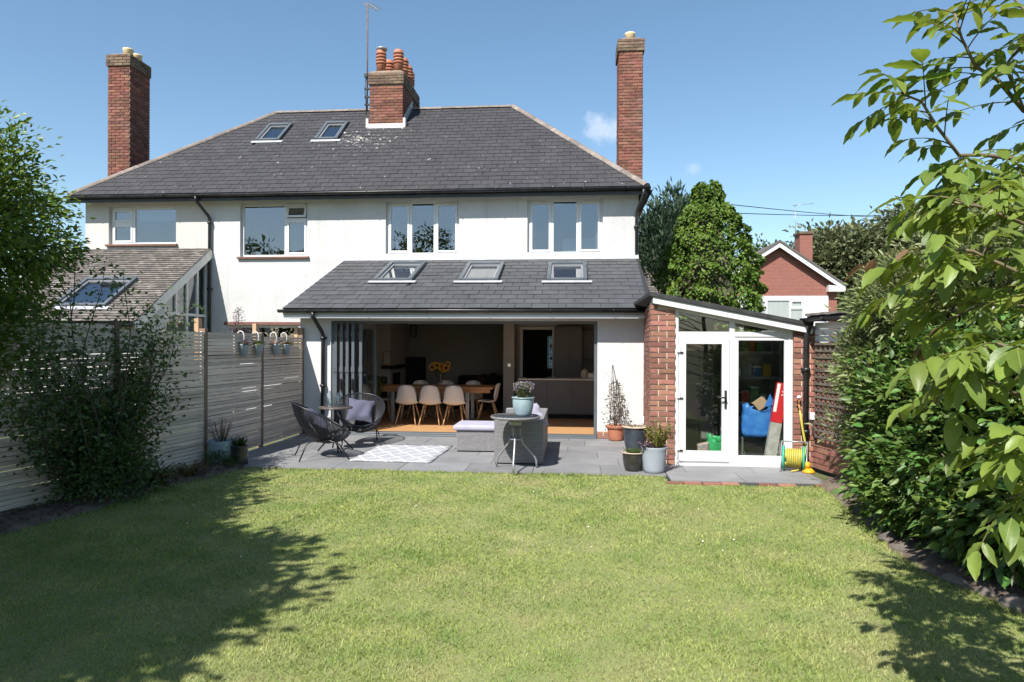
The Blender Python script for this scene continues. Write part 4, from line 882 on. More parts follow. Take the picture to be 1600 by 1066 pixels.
def spray(parent, name, x, y, z, n, L, spread, mat, stem_r=.003, leaves=0, lsize=.03, lmat=None, wid=.4, tip=None, tipmat=None, tipn=0, up=1.0):
    mb = MB(); P = []; Q = []; TP = []; TQ = []
    for i in range(n):
        a = RNG.uniform(0, 6.28); s = spread*math.sqrt(RNG.random()); l = L*RNG.uniform(.65, 1.05)
        e = Vector((x+math.cos(a)*s*1.0, y+math.sin(a)*s, z+l*up)); b = Vector((x+math.cos(a)*s*.3, y+math.sin(a)*s*.3, z)); m = b.lerp(e, .55)+Vector((RNG.uniform(-.01, .01), RNG.uniform(-.01, .01), .02*l))
        mb.tube([b, m, e], [stem_r, stem_r*.8, stem_r*.5], 4)
        for k in range(leaves):
            t = RNG.uniform(.15, .97); p = b.lerp(e, t); P.append(p); a2 = RNG.uniform(0, 6.28); Q.append((math.cos(a2), math.sin(a2), RNG.uniform(.0, .9)))
        for k in range(tipn): TP.append(e+Vector((RNG.uniform(-.006, .006), RNG.uniform(-.006, .006), RNG.uniform(-tip, 0)))); a2 = RNG.uniform(0, 6.28); TQ.append((math.cos(a2)*.6, math.sin(a2)*.6, .8))
    part('stems', mb, mat, parent, kind='stuff')
    if P: leafcloud('foliage', np.array(P), np.array(Q), NR.uniform(.6, 1.2, len(P))*lsize, lmat, parent, wid=wid)
    if TP: leafcloud('flowers', np.array(TP), np.array(TQ), NR.uniform(.7, 1.2, len(TP))*.016, tipmat, parent, wid=.7, lite=True)
M['glaze_blue'] = pmat('blue_grey_glaze', (.27, .36, .40), (.20, .28, .32), 9, .28, .1, 30, c3=(.38, .42, .42), c3scale=6, c3amt=.4, coat=.3)
M['glaze_black'] = pmat('black_glaze', (.018, .018, .018), (.032, .03, .027), 9, .22, coat=.4)
M['glaze_navy'] = pmat('dark_blue_glaze', (.022, .030, .040), (.04, .05, .062), 9, .3, coat=.3)
M['grey_pot'] = pmat('smooth_grey_pot', (.27, .30, .345), (.24, .27, .315), 5, .55)
M['rimtan'] = pmat('tan_rim', (.42, .34, .25), None, rough=.7)
M['zinc'] = pmat('painted_zinc', (.36, .43, .48), (.30, .37, .42), 6, .45, metal=.2)
G = {}
G['sage'] = leafmat('grey_green_leaf', (.17, .19, .10), (.12, .15, .065)); G['lav'] = leafmat('lavender_flower', (.26, .20, .29), (.32, .26, .33), tr=.2, attr=.25)
G['lime'] = leafmat('yellow_green_leaf', (.22, .20, .035), (.14, .16, .03)); G['plum'] = leafmat('plum_leaf', (.12, .05, .08), (.08, .04, .05)); G['mid'] = leafmat('mid_green_leaf', (.075, .115, .03), (.05, .085, .022))
G['dry'] = leafmat('dry_leaf', (.14, .10, .05), (.09, .07, .035)); G['pink'] = leafmat('pink_flower', (.5, .25, .28), (.55, .4, .35)); G['rose'] = leafmat('climber_leaf', (.07, .075, .025), (.10, .07, .035)); G['strap'] = leafmat('strap_leaf', (.12, .13, .03), (.2, .165, .045))
# lavender on the side table
tb = thing('side_table', 'round grey rattan-edged table on splayed metal legs carrying the lavender pot', 'table', (-.76, 9.12, 0))
M['rattan'] = None
def weave(name, c1, c2, sx, sz):
    m = bpy.data.materials.new(name); m.use_nodes = True; t = m.node_tree; N = t.nodes; L = t.links; b = N['Principled BSDF']; b.inputs['Roughness'].default_value = .5
    g = N.new('ShaderNodeNewGeometry'); s = N.new('ShaderNodeSeparateXYZ'); L.new(g.outputs['Position'], s.inputs[0])
    ad = N.new('ShaderNodeMath'); ad.operation = 'ADD'; L.new(s.outputs[0], ad.inputs[0]); L.new(s.outputs[1], ad.inputs[1])
    cx = N.new('ShaderNodeCombineXYZ'); L.new(ad.outputs[0], cx.inputs[0]); L.new(s.outputs[2], cx.inputs[1])
    bt = N.new('ShaderNodeTexBrick'); bt.inputs['Scale'].default_value = 1; bt.inputs['Brick Width'].default_value = sx; bt.inputs['Row Height'].default_value = sz; bt.inputs['Mortar Size'].default_value = .0035; bt.inputs['Mortar Smooth'].default_value = .6
    bt.inputs['Color1'].default_value = (*c1, 1); bt.inputs['Color2'].default_value = (*c2, 1); bt.inputs['Mortar'].default_value = (*[x*.35 for x in c2], 1); L.new(cx.outputs[0], bt.inputs['Vector']); L.new(bt.outputs['Color'], b.inputs['Base Color'])
    bp = N.new('ShaderNodeBump'); bp.inputs['Strength'].default_value = .9; bp.inputs['Distance'].default_value = .006; bp.invert = True; L.new(bt.outputs['Fac'], bp.inputs['Height']); L.new(bp.outputs[0], b.inputs['Normal']); return m
M['rattan'] = weave('grey_rattan_weave', (.27, .265, .275), (.21, .206, .214), .038, .0185)
cx, cy = -.76, 9.12
part('table_top', MB().lathe([(.30, .684), (.325, .688), (.335, .70), (.335, .716), (.325, .725), (.312, .722), (.306, .716), (0, .716)], (cx, cy, 0), 40), M['rattan'], tb)
part('glass_top', MB().lathe([(.304, .717), (.304, .722), (0, .722)], (cx, cy, 0), 40), pmat('dark_table_glass', (.03, .035, .04), None, rough=.08), tb)
part('apron', MB().lathe([(.085, .60), (.085, .683), (.07, .683), (.07, .60)], (cx, cy, 0), 20), M['steel'], tb)
part('collar', MB().lathe([(.078, .40), (.088, .405), (.088, .425), (.078, .43), (.065, .43), (.065, .40)], (cx, cy, 0), 24), M['steel'], tb)
for k in range(3): a = k*2.094+.2; part('column', MB().tube([(cx+.07*math.cos(a), cy+.07*math.sin(a), .40), (cx+.07*math.cos(a), cy+.07*math.sin(a), .62)], .009, 8), M['steel'], tb)
for a in (-1.57, .45, 2.62):
    c_, s_ = math.cos(a), math.sin(a); part('leg', MB().tube([(cx+c_*r, cy+s_*r, z) for r, z in ((.08, .45), (.085, .40), (.12, .34), (.285, .15), (.305, .10), (.31, .012))], .0135, 8), M['steel'], tb)
lp = pot('lavender_pot', 'pale blue glazed pot of lavender on the round side table', 'plant pot', -.66, 9.13, .148, .25, M['glaze_blue'], z=.723)
spray(lp, 'lavender', -.66, 9.13, .93, 90, .24, .145, G['sage'], .003, 22, .045, G['sage'], .2, tip=.05, tipmat=G['lav'], tipn=16)
# pots by the lean-to
tp = pot('terracotta_pot', 'terracotta flowerpot with a climber on a cane wigwam by the white wall', 'plant pot', .76, 12.08, .165, .27, M['terracotta'], rim='flower')
ob = MB()
for k in range(7): a = k*.9; ob.tube([(.76+.12*math.cos(a), 12.08+.12*math.sin(a), .24), (.76+.05*math.cos(a)-.03, 12.08+.05*math.sin(a), 1.0), (.70+.008*math.cos(a), 12.08, 1.32)], .0035, 5)
for z, r in ((.55, .09), (.8, .065), (1.02, .045)): ob.tube([(.745+r*math.cos(k*.52), 12.08+r*math.sin(k*.52), z) for k in range(12)], .003, 4, closed=True)
part('wigwam', ob, M['black'], tp)
P = []; Q = []
for k in range(260):
    z = RNG.uniform(.28, 1.02)**1.0; r = .20*(1.15-z)*RNG.uniform(.2, 1.2)+.03; a = RNG.uniform(0, 6.28); P.append((.75+r*math.cos(a)*1.2, 12.06+r*math.sin(a), z)); Q.append((math.cos(a), math.sin(a)*.8, RNG.uniform(-.6, .5)))
leafcloud('foliage', np.array(P), np.array(Q), NR.uniform(.022, .05, len(P)), G['rose'], tp, wid=.6)
st = MB()
for k in range(16): a = RNG.uniform(0, 6.28); st.tube([(.76, 12.08, .25), (.76+.12*math.cos(a), 12.06+.1*math.sin(a), .5), (.75+.14*math.cos(a+.5), 12.06+.1*math.sin(a+.5), RNG.uniform(.65, 1.05))], .0035, 4)
st.tube([(.74, 12.08, 1.0), (.62, 12.05, 1.15), (.52, 12.05, 1.24)], .002, 4).tube([(.70, 12.08, 1.2), (.6, 12.05, 1.2), (.54, 12.05, 1.08)], .002, 4)
part('stems', st, M['twig'], tp, kind='stuff')
bp_ = pot('dark_blue_pot', 'large dark blue glazed pot with a tan rim beside the brick pier', 'plant pot', 1.00, 11.0, .20, .38, M['glaze_navy'])
part('rim_band', MB().lathe([(.208, .366), (.214, .375), (.208, .384), (.195, .384), (.19, .37)], (1.0, 11.0, 0), 28), M['rimtan'], bp_); spray(bp_, 'shoots', 1.0, 11.0, .33, 16, .1, .16, G['dry'], .003, 6, .03, G['dry'], .3)
sp_ = pot('black_pot', 'small black glazed pot of low green plants at the patio edge', 'plant pot', .81, 9.22, .145, .25, M['glaze_black'])
part('rim_band', MB().lathe([(.151, .238), (.156, .245), (.151, .252), (.14, .252), (.138, .24)], (.81, 9.22, 0), 28), M['rimtan'], sp_); spray(sp_, 'greens', .81, 9.22, .21, 110, .085, .13, G['mid'], .002, 10, .022, G['mid'], .4)
gp = pot('grey_pot', 'pale grey pot of yellow-green and plum foliage by the lean-to door', 'plant pot', 1.075, 9.14, .175, .34, M['grey_pot'], rim='plain', taper=.76)
spray(gp, 'lime', 1.12, 9.12, .30, 40, .36, .20, M['twig'], .003, 24, .04, G['lime'], .4); spray(gp, 'plum', 1.0, 9.06, .30, 26, .11, .15, G['plum'], .002, 14, .03, G['plum'], .5, tip=.02, tipmat=pmat('white_petals', (.6, .55, .55), None), tipn=2)
spray(gp, 'arching', 1.32, 9.2, .42, 5, .30, .10, M['twig'], .003, 7, .035, G['dry'], .4)
part('wall_socket', MB().box(1.14, 1.2, 11.60, 11.66, .35, .48), M['upvc'], lt, bevel=.01)
# pots at the end of the flower bed
bl = pot('blue_pot', 'wide pale blue pot with spindly stems at the foot of the fence', 'plant pot', -4.86, 9.10, .19, .33, M['glaze_blue'], rim='plain', taper=.85)
spray(bl, 'spindly', -4.86, 9.10, .30, 34, .34, .26, M['twig'], .003, 9, .03, G['dry'], .3)
dk = pot('dark_pot', 'dark planter of low greenery next to the wide blue pot', 'plant pot', -4.60, 9.10, .12, .26, M['glaze_black'], rim='plain', taper=.95)
spray(dk, 'green', -4.60, 9.10, .24, 60, .13, .13, G['mid'], .002, 12, .03, G['mid'], .4)
# hanging buckets on the fence
def fence_at(y):
    for (xa, ya), (xb, yb) in zip(fence_pts, fence_pts[1:]):
        if yb <= y <= ya: return xa+(xb-xa)*(ya-y)/(ya-yb)
HB = ['hanging zinc bucket of dark foliage on the fence, one step from the blue pot', 'hanging zinc bucket of green trailing leaves against the fence post', 'hanging zinc bucket with pale pink flowers on the fence', 'hanging zinc bucket of rusty foliage, closest to the white extension']
for i, y in enumerate((9.98, 10.42, 11.02, 11.40)):
    x = fence_at(y)+.13; z = 1.48; hb = thing('hanging_bucket', HB[i], 'bucket', (x, y, z), 'buckets hung along the fence')
    part('bucket', MB().lathe([(.048, 0), (.075, .17), (.08, .175), (.078, .182), (.07, .18), (.045, .02)], (x, y, z), 20), M['zinc'], hb)
    part('hook', MB().tube([(x+.0, y, z+.15), (x+.0, y, z+.32), (x-.02, y, z+.37), (x-.06, y, z+.385), (x-.10, y, z+.36), (x-.105, y, z+.25)], .008, 6), M['upvc'], hb)
    mt = [G['plum'], G['mid'], G['pink'], G['dry']][i]; spray(hb, 'bedding', x, y, z+.15, 18, .12, .13, M['twig'], .002, 12, .03, mt, .55, up=.8); spray(hb, 'trailing', x, y, z+.15, 10, .05, .15, M['twig'], .002, 10, .03, G['lime'] if i % 2 else G['mid'], .5)
sap = thing('bare_sapling', 'thin reddish sapling rising above the fence before the neighbour\'s window', 'plant', (-6.3, 12.4, 0))
sm_ = MB(); sm_.tube([(-6.3, 12.4, 0), (-6.28, 12.4, 1.4), (-6.3, 12.4, 2.35)], [.02, .014, .004], 6)
for k in range(22): z = 1.5+k*.038; a = k*2.4; l = .30*(1.15-(k/22)); sm_.tube([(-6.29, 12.4, z), (-6.29+l*math.cos(a), 12.4+l*math.sin(a), z+.1*l)], [.006, .002], 4)
part('trunk', sm_, M['bark'], sap); P = []; Q = []
for k in range(420): z = RNG.uniform(1.55, 2.35); a = RNG.uniform(0, 6.28); l = RNG.uniform(.05, 1)*.34*(2.5-z); P.append((-6.29+l*math.cos(a), 12.4+l*math.sin(a), z)); Q.append((math.cos(a), math.sin(a), .3))
leafcloud('crown', np.array(P), np.array(Q), NR.uniform(.02, .045, len(P)), G['plum'], sap, wid=.5)
# ================================================================ rug
def rugmat():
    m = bpy.data.materials.new('lattice_rug'); m.use_nodes = True; t = m.node_tree; N = t.nodes; L = t.links; b = N['Principled BSDF']; b.inputs['Roughness'].default_value = .95
    s = N.new('ShaderNodeSeparateXYZ'); L.new(N.new('ShaderNodeTexCoord').outputs['Object'], s.inputs[0])
    def mth(op, a, c=None):
        n = N.new('ShaderNodeMath'); n.operation = op
        for i, q in enumerate((a, c)):
            if q is None: continue
            if isinstance(q, (int, float)): n.inputs[i].default_value = q
            else: L.new(q, n.inputs[i])
        return n.outputs[0]
    p = mth('MULTIPLY', s.outputs[0], 3.4); q = mth('MULTIPLY', s.outputs[1], 2.35); wv = mth('MULTIPLY', mth('SINE', mth('MULTIPLY', s.outputs[1], 14.8)), .06)
    def line(v): return mth('LESS_THAN', mth('ABSOLUTE', mth('SUBTRACT', mth('FRACT', mth('ADD', v, 50.5)), .5)), .04)
    l = mth('MAXIMUM', line(mth('ADD', mth('ADD', p, q), wv)), line(mth('SUBTRACT', mth('ADD', p, wv), q)))
    x = N.new('ShaderNodeMix'); x.data_type = 'RGBA'; x.inputs['A'].default_value = (.30, .305, .325, 1); x.inputs['B'].default_value = (.62, .62, .62, 1); L.new(l, x.inputs['Factor']); L.new(x.outputs['Result'], b.inputs['Base Color']); return m
rg = MB(); rows = []
for j in range(13):
    t = j/12; rows.append([(lerp(-.59, .59, k/10)+.006*math.sin(j), lerp(-.80, .80, t), .008+.003*math.sin(k*1.3+j*.9)+(.006 if j == 12 and k > 6 else 0)) for k in range(11)])
rg.grid(rows); rgo = part('outdoor_rug', rg, rugmat(), None, solid=.007); rgo.location = (-2.56, 10.28, 0.003); rgo.rotation_euler.z = -.03
tag(rgo, 'grey outdoor rug with a white diamond lattice lying on the patio', 'rug')
# ================================================================ rattan sofa and footstool
sofa = thing('rattan_sofa', 'grey woven rattan garden sofa seen from its arm end', 'sofa', (-.75, 10.4, 0))
part('arm', MB().box(-1.09, -.405, 9.50, 9.62, .015, .625), M['rattan'], sofa, bevel=.012); part('arm', MB().box(-1.09, -.405, 11.18, 11.30, .015, .625), M['rattan'], sofa, bevel=.012)
part('backrest', MB().box(-.52, -.405, 9.621, 11.179, .015, .622), M['rattan'], sofa, bevel=.012); part('base', MB().box(-1.08, -.521, 9.621, 11.179, .03, .30), M['rattan'], sofa, bevel=.01)
for k in range(2): part('seat_cushion', MB().box(-1.07, -.53, 9.63+k*.775, 9.63+k*.775+.765, .301, .40), M['lilac'], sofa, bevel=.03)
for x in (-1.05, -.45):
    for y in (9.54, 11.26): part('foot', MB().box(x-.02, x+.02, y-.02, y+.02, 0, .02), M['black'], sofa)
def pillow(c, ax, ay, th, mat, name='pillow', n=10, parent=None):
    c, ax, ay = Vector(c), Vector(ax), Vector(ay); nz = ax.cross(ay).normalized(); mb = MB()
    for sgn in (1, -1):
        rows = []
        for i in range(n+1):
            r = []
            for j in range(n+1):
                u, v = 2*i/n-1, 2*j/n-1; pin = 1-.10*(u*u*(1-v*v)+v*v*(1-u*u))-.0; h = max(0, (1-u**4)*(1-v**4))**.55
                wr = .012*math.sin(6*u+3*v)*h+.008*math.sin(9*v-4*u)*h
                r.append(c+ax*u*(1-.10*(1-abs(v)**2)*0-.08*(1-u*u)*0)*pin+ay*v*pin+nz*sgn*(th*h+wr))
            rows.append(r)
        mb.grid(rows, sgn < 0)
    return part(name, mb, mat, parent)
pl = pillow((-.60, 10.1, .63), (.16, .20, .0), (-.10, .08, .16), .075, M['lilac']); pl.name = 'scatter_cushion'; tag(pl, 'lilac scatter cushion resting on the rattan sofa back', 'cushion')
ot = thing('rattan_footstool', 'low woven rattan footstool with a lilac pad beside the sofa', 'footstool', (-1.5, 10.8, 0))
part('base', MB().box(-1.80, -1.12, 10.52, 11.12, .015, .335), M['rattan'], ot, bevel=.012); part('cushion', MB().box(-1.85, -1.10, 10.48, 11.16, .336, .42), M['lilac'], ot, bevel=.03)
for x in (-1.76, -1.16):
    for y in (10.56, 11.08): part('foot', MB().box(x-.02, x+.02, y-.02, y+.02, 0, .02), M['black'], ot)
# ================================================================ string egg chairs, bistro table, jars
def egg_chair(label, loc, rz, group):
    t = thing('string_chair', label, 'chair', loc, group, rz)
    def rim(a): s = math.cos(a); return Vector((.40*math.sin(a)*(1+.04*s), -.42*s-.02, .585+.235*s+.035*math.sin(a)**2))   # s=1: high back
    def low(a): return Vector((.10*math.sin(a), -.11*math.cos(a)+.0, .235+.02*math.cos(a)))
    part('rim', MB().tube([rim(2*math.pi*k/40) for k in range(40)], .012, 7, closed=True), M['cord'], t, world=False)
    part('ring', MB().tube([low(2*math.pi*k/16) for k in range(16)], .010, 6, closed=True), M['cord'], t, world=False)
    mb = MB(); n = 120
    for k in range(n):
        a = 2*math.pi*k/n; p, q = rim(a), low(a+.02); m = p.lerp(q, .55); out = Vector((p.x, p.y, 0))*.26; m = m+out+Vector((0, 0, -.055)); pts = [p*((1-s)**2)+m*(2*s*(1-s))+q*(s*s) for s in (0, .25, .5, .75, 1)]
        mb.tube(pts, .005, 4, cap=False)
    part('cords', mb, M['cord'], t, world=False)
    for sx in (-1, 1):
        part('leg', MB().tube([(sx*.12, -.09, .245), (sx*.22, .04, .29), (sx*.28, .20, .22), (sx*.31, .33, .008)], .0105, 6), M['cord'], t, world=False)
        part('leg', MB().tube([(sx*.12, .08, .245), (sx*.20, -.10, .31), (sx*.27, -.26, .24), (sx*.30, -.36, .008)], .0105, 6), M['cord'], t, world=False)
    return t
CA = (-3.66, 9.76, 0); CB = (-3.52, 11.12, 0)
egg_chair('black string egg chair with its back to the slatted fence, turned side-on', CA, math.radians(-62), 'string chairs')
egg_chair('black string egg chair in front of the folded doors, facing the lawn', CB, math.radians(200), 'string chairs')
def chair_cushion(loc, rz, label):
    R_ = Matrix.Rotation(rz, 3, 'Z'); L_ = Vector(loc)
    c = L_+R_@Vector((0, -.10, .56)); o = pillow(c, R_@Vector((.215, 0, .03)), R_@Vector((-.03, -.15, .17)), .07, M['mauve']); o.name = 'chair_cushion'; tag(o, label, 'cushion')
chair_cushion(CA, math.radians(-62), 'mauve cushion in the string chair beside the fence'); chair_cushion(CB, math.radians(200), 'mauve cushion in the string chair by the folded doors')
bt_ = thing('bistro_table', 'small round dark table standing between the two string chairs', 'table', (-3.72, 10.42, 0)); cx, cy = -3.70, 10.42
part('table_top', MB().lathe([(.22, .655), (.262, .66), (.266, .672), (.262, .684), (0, .684)], (cx, cy, 0), 36), pmat('brown_metal_top', (.09, .075, .065), (.06, .05, .045), 6, .35), bt_)
part('stem', MB().lathe([(.028, .28), (.028, .655), (.06, .656)], (cx, cy, 0), 14), M['black'], bt_)
for k in range(4): a = k*1.571+.5; part('leg', MB().tube([(cx, cy, .36), (cx+.10*math.cos(a), cy+.10*math.sin(a), .20), (cx+.27*math.cos(a), cy+.27*math.sin(a), .01)], .013, 7), M['black'], bt_)
for x, y, h, r, lb in ((-3.82, 10.44, .25, .075, 'wide clear glass flagon on the bistro table'), (-3.68, 10.48, .22, .06, 'slimmer clear glass jar on the bistro table')):
    j = thing('glass_jar', lb, 'jar', (x, y, .685)); part('body', MB().lathe([(r*.9, 0), (r, .01), (r, h*.55), (r*.8, h*.72), (r*.42, h*.82), (r*.40, h*.93), (r*.52, h*.97), (r*.52, h), (r*.45, h), (r*.34, h*.9), (r*.36, h*.82), (r*.74, h*.70), (r*.94, h*.54), (r*.94, .02), (0, .015)], (x, y, .685), 22), M['jar'], j)
    part('handle', MB().tube([(x+r*.4, y, .685+h*.9), (x+r*.9, y, .685+h*.93), (x+r*1.05, y, .685+h*.8), (x+r*.75, y, .685+h*.7)], .007, 6), M['jar'], j)
# ================================================================ dining set
tbl = thing('dining_table', 'long oak dining table with grey steel legs inside the extension', 'table', (-2.9, 14.6, .03))
part('table_top', MB().box(-4.16, -1.66, 14.17, 15.05, .73, .775), M['oak'], tbl, bevel=.005); part('drawer_end', MB().box(-2.13, -1.72, 14.165, 14.30, .655, .729), M['oak'], tbl, bevel=.003); part('apron', MB().box(-4.05, -2.135, 14.25, 14.28, .66, .729), M['oak'], tbl)
for x in (-3.80, -2.20):
    for y in (14.24, 14.98): part('leg', MB().box(x-.035, x+.035, y-.025, y+.025, .031, .655), M['steel'], tbl)
def shell_chair(name, label, loc, rz, group):
    t = thing(name, label, 'chair', loc, group, rz)      # local +y is the front of the seat
    prof = [(.21, .405, .21), (.20, .425, .225), (.10, .42, .235), (0, .405, .235), (-.10, .41, .232), (-.165, .45, .222), (-.195, .53, .212), (-.215, .63, .20), (-.235, .73, .178), (-.25, .795, .15), (-.253, .815, .10)]
    rows = []
    for y, z, w_ in prof:
        r = []
        for k in range(13):
            u = 2*k/12-1; back = max(0, min(1, (z-.43)/.12)); r.append((w_*u, y+back*.075*u*u, z+(1-back)*.045*u*u-.0+(-.012*u*u if z > .79 else 0)))
        rows.append(r)
    part('shell', MB().grid(rows), M['shell'], t, world=False, solid=.009)
    for sx in (-1, 1):
        part('leg', MB().tube([(sx*.13, .13, .40), (sx*.22, .22, .002)], [.017, .011], 8), M['beech'], t, world=False); part('leg', MB().tube([(sx*.13, -.10, .40), (sx*.21, -.22, .002)], [.017, .011], 8), M['beech'], t, world=False)
    wr = MB()
    for a, b in (((-.14, .14, .36), (.17, -.16, .2)), ((.14, .14, .36), (-.17, -.16, .2)), ((-.14, -.11, .36), (-.19, .19, .14)), ((.14, -.11, .36), (.19, .19, .14)), ((-.14, -.11, .36), (.19, -.19, .12)), ((.14, -.11, .36), (-.19, -.19, .12))): wr.tube([a, b], .0045, 5)
    part('wire_brace', wr, M['black'], t, world=False); return t
grp = 'moulded shell chairs round the dining table'
base = shell_chair('dining_chair', 'grey shell chair with beech legs, first from the folded doors, back to the garden', (-3.36, 13.76, .031), 0, grp)
for lab, x, y, rz in (('grey shell chair with beech legs, middle one of three backs to the garden', -2.88, 13.76, .03), ('grey shell chair with beech legs, back to the garden beside the footstool', -2.38, 13.76, -.02),
                      ('grey shell chair side-on at the kitchen end of the table', -1.78, 14.42, math.radians(92)), ('shaded shell chair at the folded-door end of the table', -4.10, 14.55, math.radians(-88)),
                      ('shell chair on the far side of the dining table', -3.45, 15.15, math.pi), ('shell chair on the far side of the dining table', -2.85, 15.15, math.pi+.1), ('shell chair on the far side of the dining table', -2.25, 15.15, math.pi-.06)):
    c = copy_tree(base); c.location = (x, y, .031); c.rotation_euler.z = rz; c['label'] = lab
va = thing('sunflower_vase', 'glass vase of yellow sunflowers standing on the dining table', 'flowers', (-2.84, 14.55, .776)); vx, vy, vz = -2.84, 14.55, .776
part('vase', MB().lathe([(.05, 0), (.055, .01), (.045, .08), (.055, .2), (.075, .25), (.07, .25), (.048, .19), (.038, .08), (0, .02)], (vx, vy, vz), 18), M['jar'], va)
M['petal'] = pmat('sunflower_petal', (.62, .32, .015), (.55, .24, .01), 30, .6, transl=.25); M['disc'] = pmat('sunflower_disc', (.03, .016, .008), None, rough=.9)
for dx, dz, sx, r in ((-.17, .40, -.3, .075), (-.135, .46, -.6, .055), (-.07, .44, .1, .07), (.02, .42, -.15, .075), (.06, .37, .2, .08), (.13, .39, .5, .075), (.17, .47, 1.0, .06)):
    c = Vector((vx+dx, vy-.05-abs(dx)*.1, vz+dz)); nrm = Vector((sx, -1, .15)).normalized(); ux = nrm.cross(Vector((0, 0, 1))).normalized(); uy = ux.cross(nrm)
    part('stem', MB().tube([(vx+dx*.1, vy, vz+.05), (vx+dx*.5, vy, vz+.25), tuple(c-nrm*.02)], .006, 5), G['mid'], va)
    h = MB()
    for k in range(18):
        a = 2*math.pi*k/18; e = ux*math.cos(a)+uy*math.sin(a); s_ = ux*math.cos(a+1.57)+uy*math.sin(a+1.57); b0 = c+e*r*.45; tip = c+e*r*1.15*RNG.uniform(.9, 1.1)+nrm*RNG.uniform(.0, .02); m = c+e*r*.8+nrm*.012
        h.quad(tuple(b0), tuple(m+s_*r*.15), tuple(tip), tuple(m-s_*r*.15))
    fl_ = part('flower_head', h, M['petal'], va); part('disc', MB().tube([tuple(c-nrm*.012), tuple(c+nrm*.01)], r*.5, 14), M['disc'], fl_)
P, Q, _ = crown((vx, vy, vz+.3), (.12, .1, .07), 8, 3, .03); leafcloud('foliage', P, Q, .07, G['mid'], va, wid=.7)
ip = pot('house_plant', 'leafy house plant in a dark pot just inside the folded doors', 'plant', -4.05, 13.55, .13, .28, M['glaze_black'], z=.031); spray(ip, 'fronds', -4.05, 13.55, .28, 30, .75, .28, G['mid'], .004, 16, .10, G['mid'], .35)
# ================================================================ inside the lean-to
def bag(name, label, x0, x1, y0, y1, z1, mat, n=14):
    t = thing(name, label, 'bag', ((x0+x1)/2, (y0+y1)/2, .012)); mb = MB(); rows = []
    for i in range(9):
        s = i/8; r = []
        for k in range(n*2+1):
            a = 2*math.pi*k/(n*2); cx_, cy_ = (x0+x1)/2, (y0+y1)/2; e = .55
            ca, sa = math.cos(a), math.sin(a); px = math.copysign(abs(ca)**e, ca)*(x1-x0)/2*(.97+.06*math.sin(s*5)); py = math.copysign(abs(sa)**e, sa)*(y1-y0)/2*(.85+.15*s)
            cr_ = .035*math.sin(a*7+s*9)+.03*math.sin(a*11-s*13)+.025*math.sin(a*3+s*17)
            r.append((cx_+px*(1+cr_), cy_+py*(1+cr_)+.0, .014+z1*s+(.05*math.sin(a*2+1)+.02*math.sin(a*5) if i == 8 else 0)+.01*math.sin(a*5)*s))
        rows.append(r)
    mb.grid(rows); mb.poly([tuple(p) for p in rows[0]][:-1][::-1]); part('body', mb, mat, t, solid=.004); return t
bb_ = bag('blue_tote_bag', 'big crinkled blue carrier bag propped behind the lean-to window', 2.42, 2.86, 9.98, 10.22, .44, pmat('blue_woven_plastic', (.03, .14, .42), (.06, .22, .52), 7, .35, .5, 12)); 
bb_.location.z = .37; WL[bb_.name] = Vector(bb_.location)
part('contents', MB().obox((2.69, 10.1, .84), (.07, 0, .05), (0, .06, 0), (-.04, 0, .05)), pmat('cardboard', (.36, .25, .15), None, rough=.9), None).name = 'cardboard_offcut'; tag(bpy.data.objects['cardboard_offcut'], 'brown cardboard offcut poking out of the blue bag', 'cardboard')
part('flap', MB().prism([(2.72, 10.0, .80), (2.87, 10.0, .84), (2.80, 10.0, .99)], (0, .006, 0)), bpy.data.materials['blue_woven_plastic'], bb_)
cr8 = tag(part('low_crate', MB().box(2.40, 2.88, 9.95, 10.3, .013, .02).box(2.40, 2.42, 9.95, 10.3, .02, .37).box(2.86, 2.88, 9.95, 10.3, .02, .37).box(2.42, 2.86, 10.28, 10.3, .02, .37).box(2.42, 2.86, 9.95, 9.97, .02, .12), pmat('clear_grey_plastic', (.10, .11, .11), None, rough=.4)), 'grey storage crate under the blue bag', 'crate')
M['greenbag'] = pmat('green_plastic', (.02, .28, .09), (.04, .38, .14), 8, .35, .4, 14)
bag('green_bag', 'bright green carrier bag on the floor behind the lean-to door', 1.93, 2.17, 9.98, 10.16, .36, M['greenbag']); bag('green_bag', 'bright green bag wedged between door and window post', 2.20, 2.34, 9.90, 10.04, .46, M['greenbag'])
cl = thing('patterned_bag', 'small multicoloured bag beside the green bag', 'bag', (1.86, 10.0, .012)); part('body', MB().prism([(1.80, 9.95, .013), (1.93, 9.95, .013), (1.95, 9.95, .30), (1.78, 9.95, .26)], (0, .08, 0)), pmat('multicolour_print', (.5, .1, .2), (.05, .3, .25), 40, .5, c3=(.6, .5, .1), c3scale=30, c3amt=1.), cl, bevel=.02)
rb_ = thing('red_carton', 'long red and white cardboard carton leaning against the lean-to window', 'carton', (2.85, 9.9, .012))
axu = Vector((.17, .0, 1.06)).normalized(); axr = Vector((axu.z, 0, -axu.x)); o0 = Vector((2.76, 9.90, .02))
rd = pmat('red_print', (.55, .02, .025), None, rough=.5)
part('lower_sleeve', MB().obox(o0+axu*.30+axr*.0, axr*.075, (0, .035, 0), axu*.28), pmat('dirty_card', (.42, .40, .35), (.30, .28, .24), 12, .9), rb_); part('upper_sleeve', MB().obox(o0+axu*.865+axr*.0, axr*.075, (0, .035, 0), axu*.28), rd, rb_)
part('white_band', MB().obox(o0+axu*.93-axr*.052, axr*.022, (0, .0365, 0), axu*.20), M['ceil'], rb_)
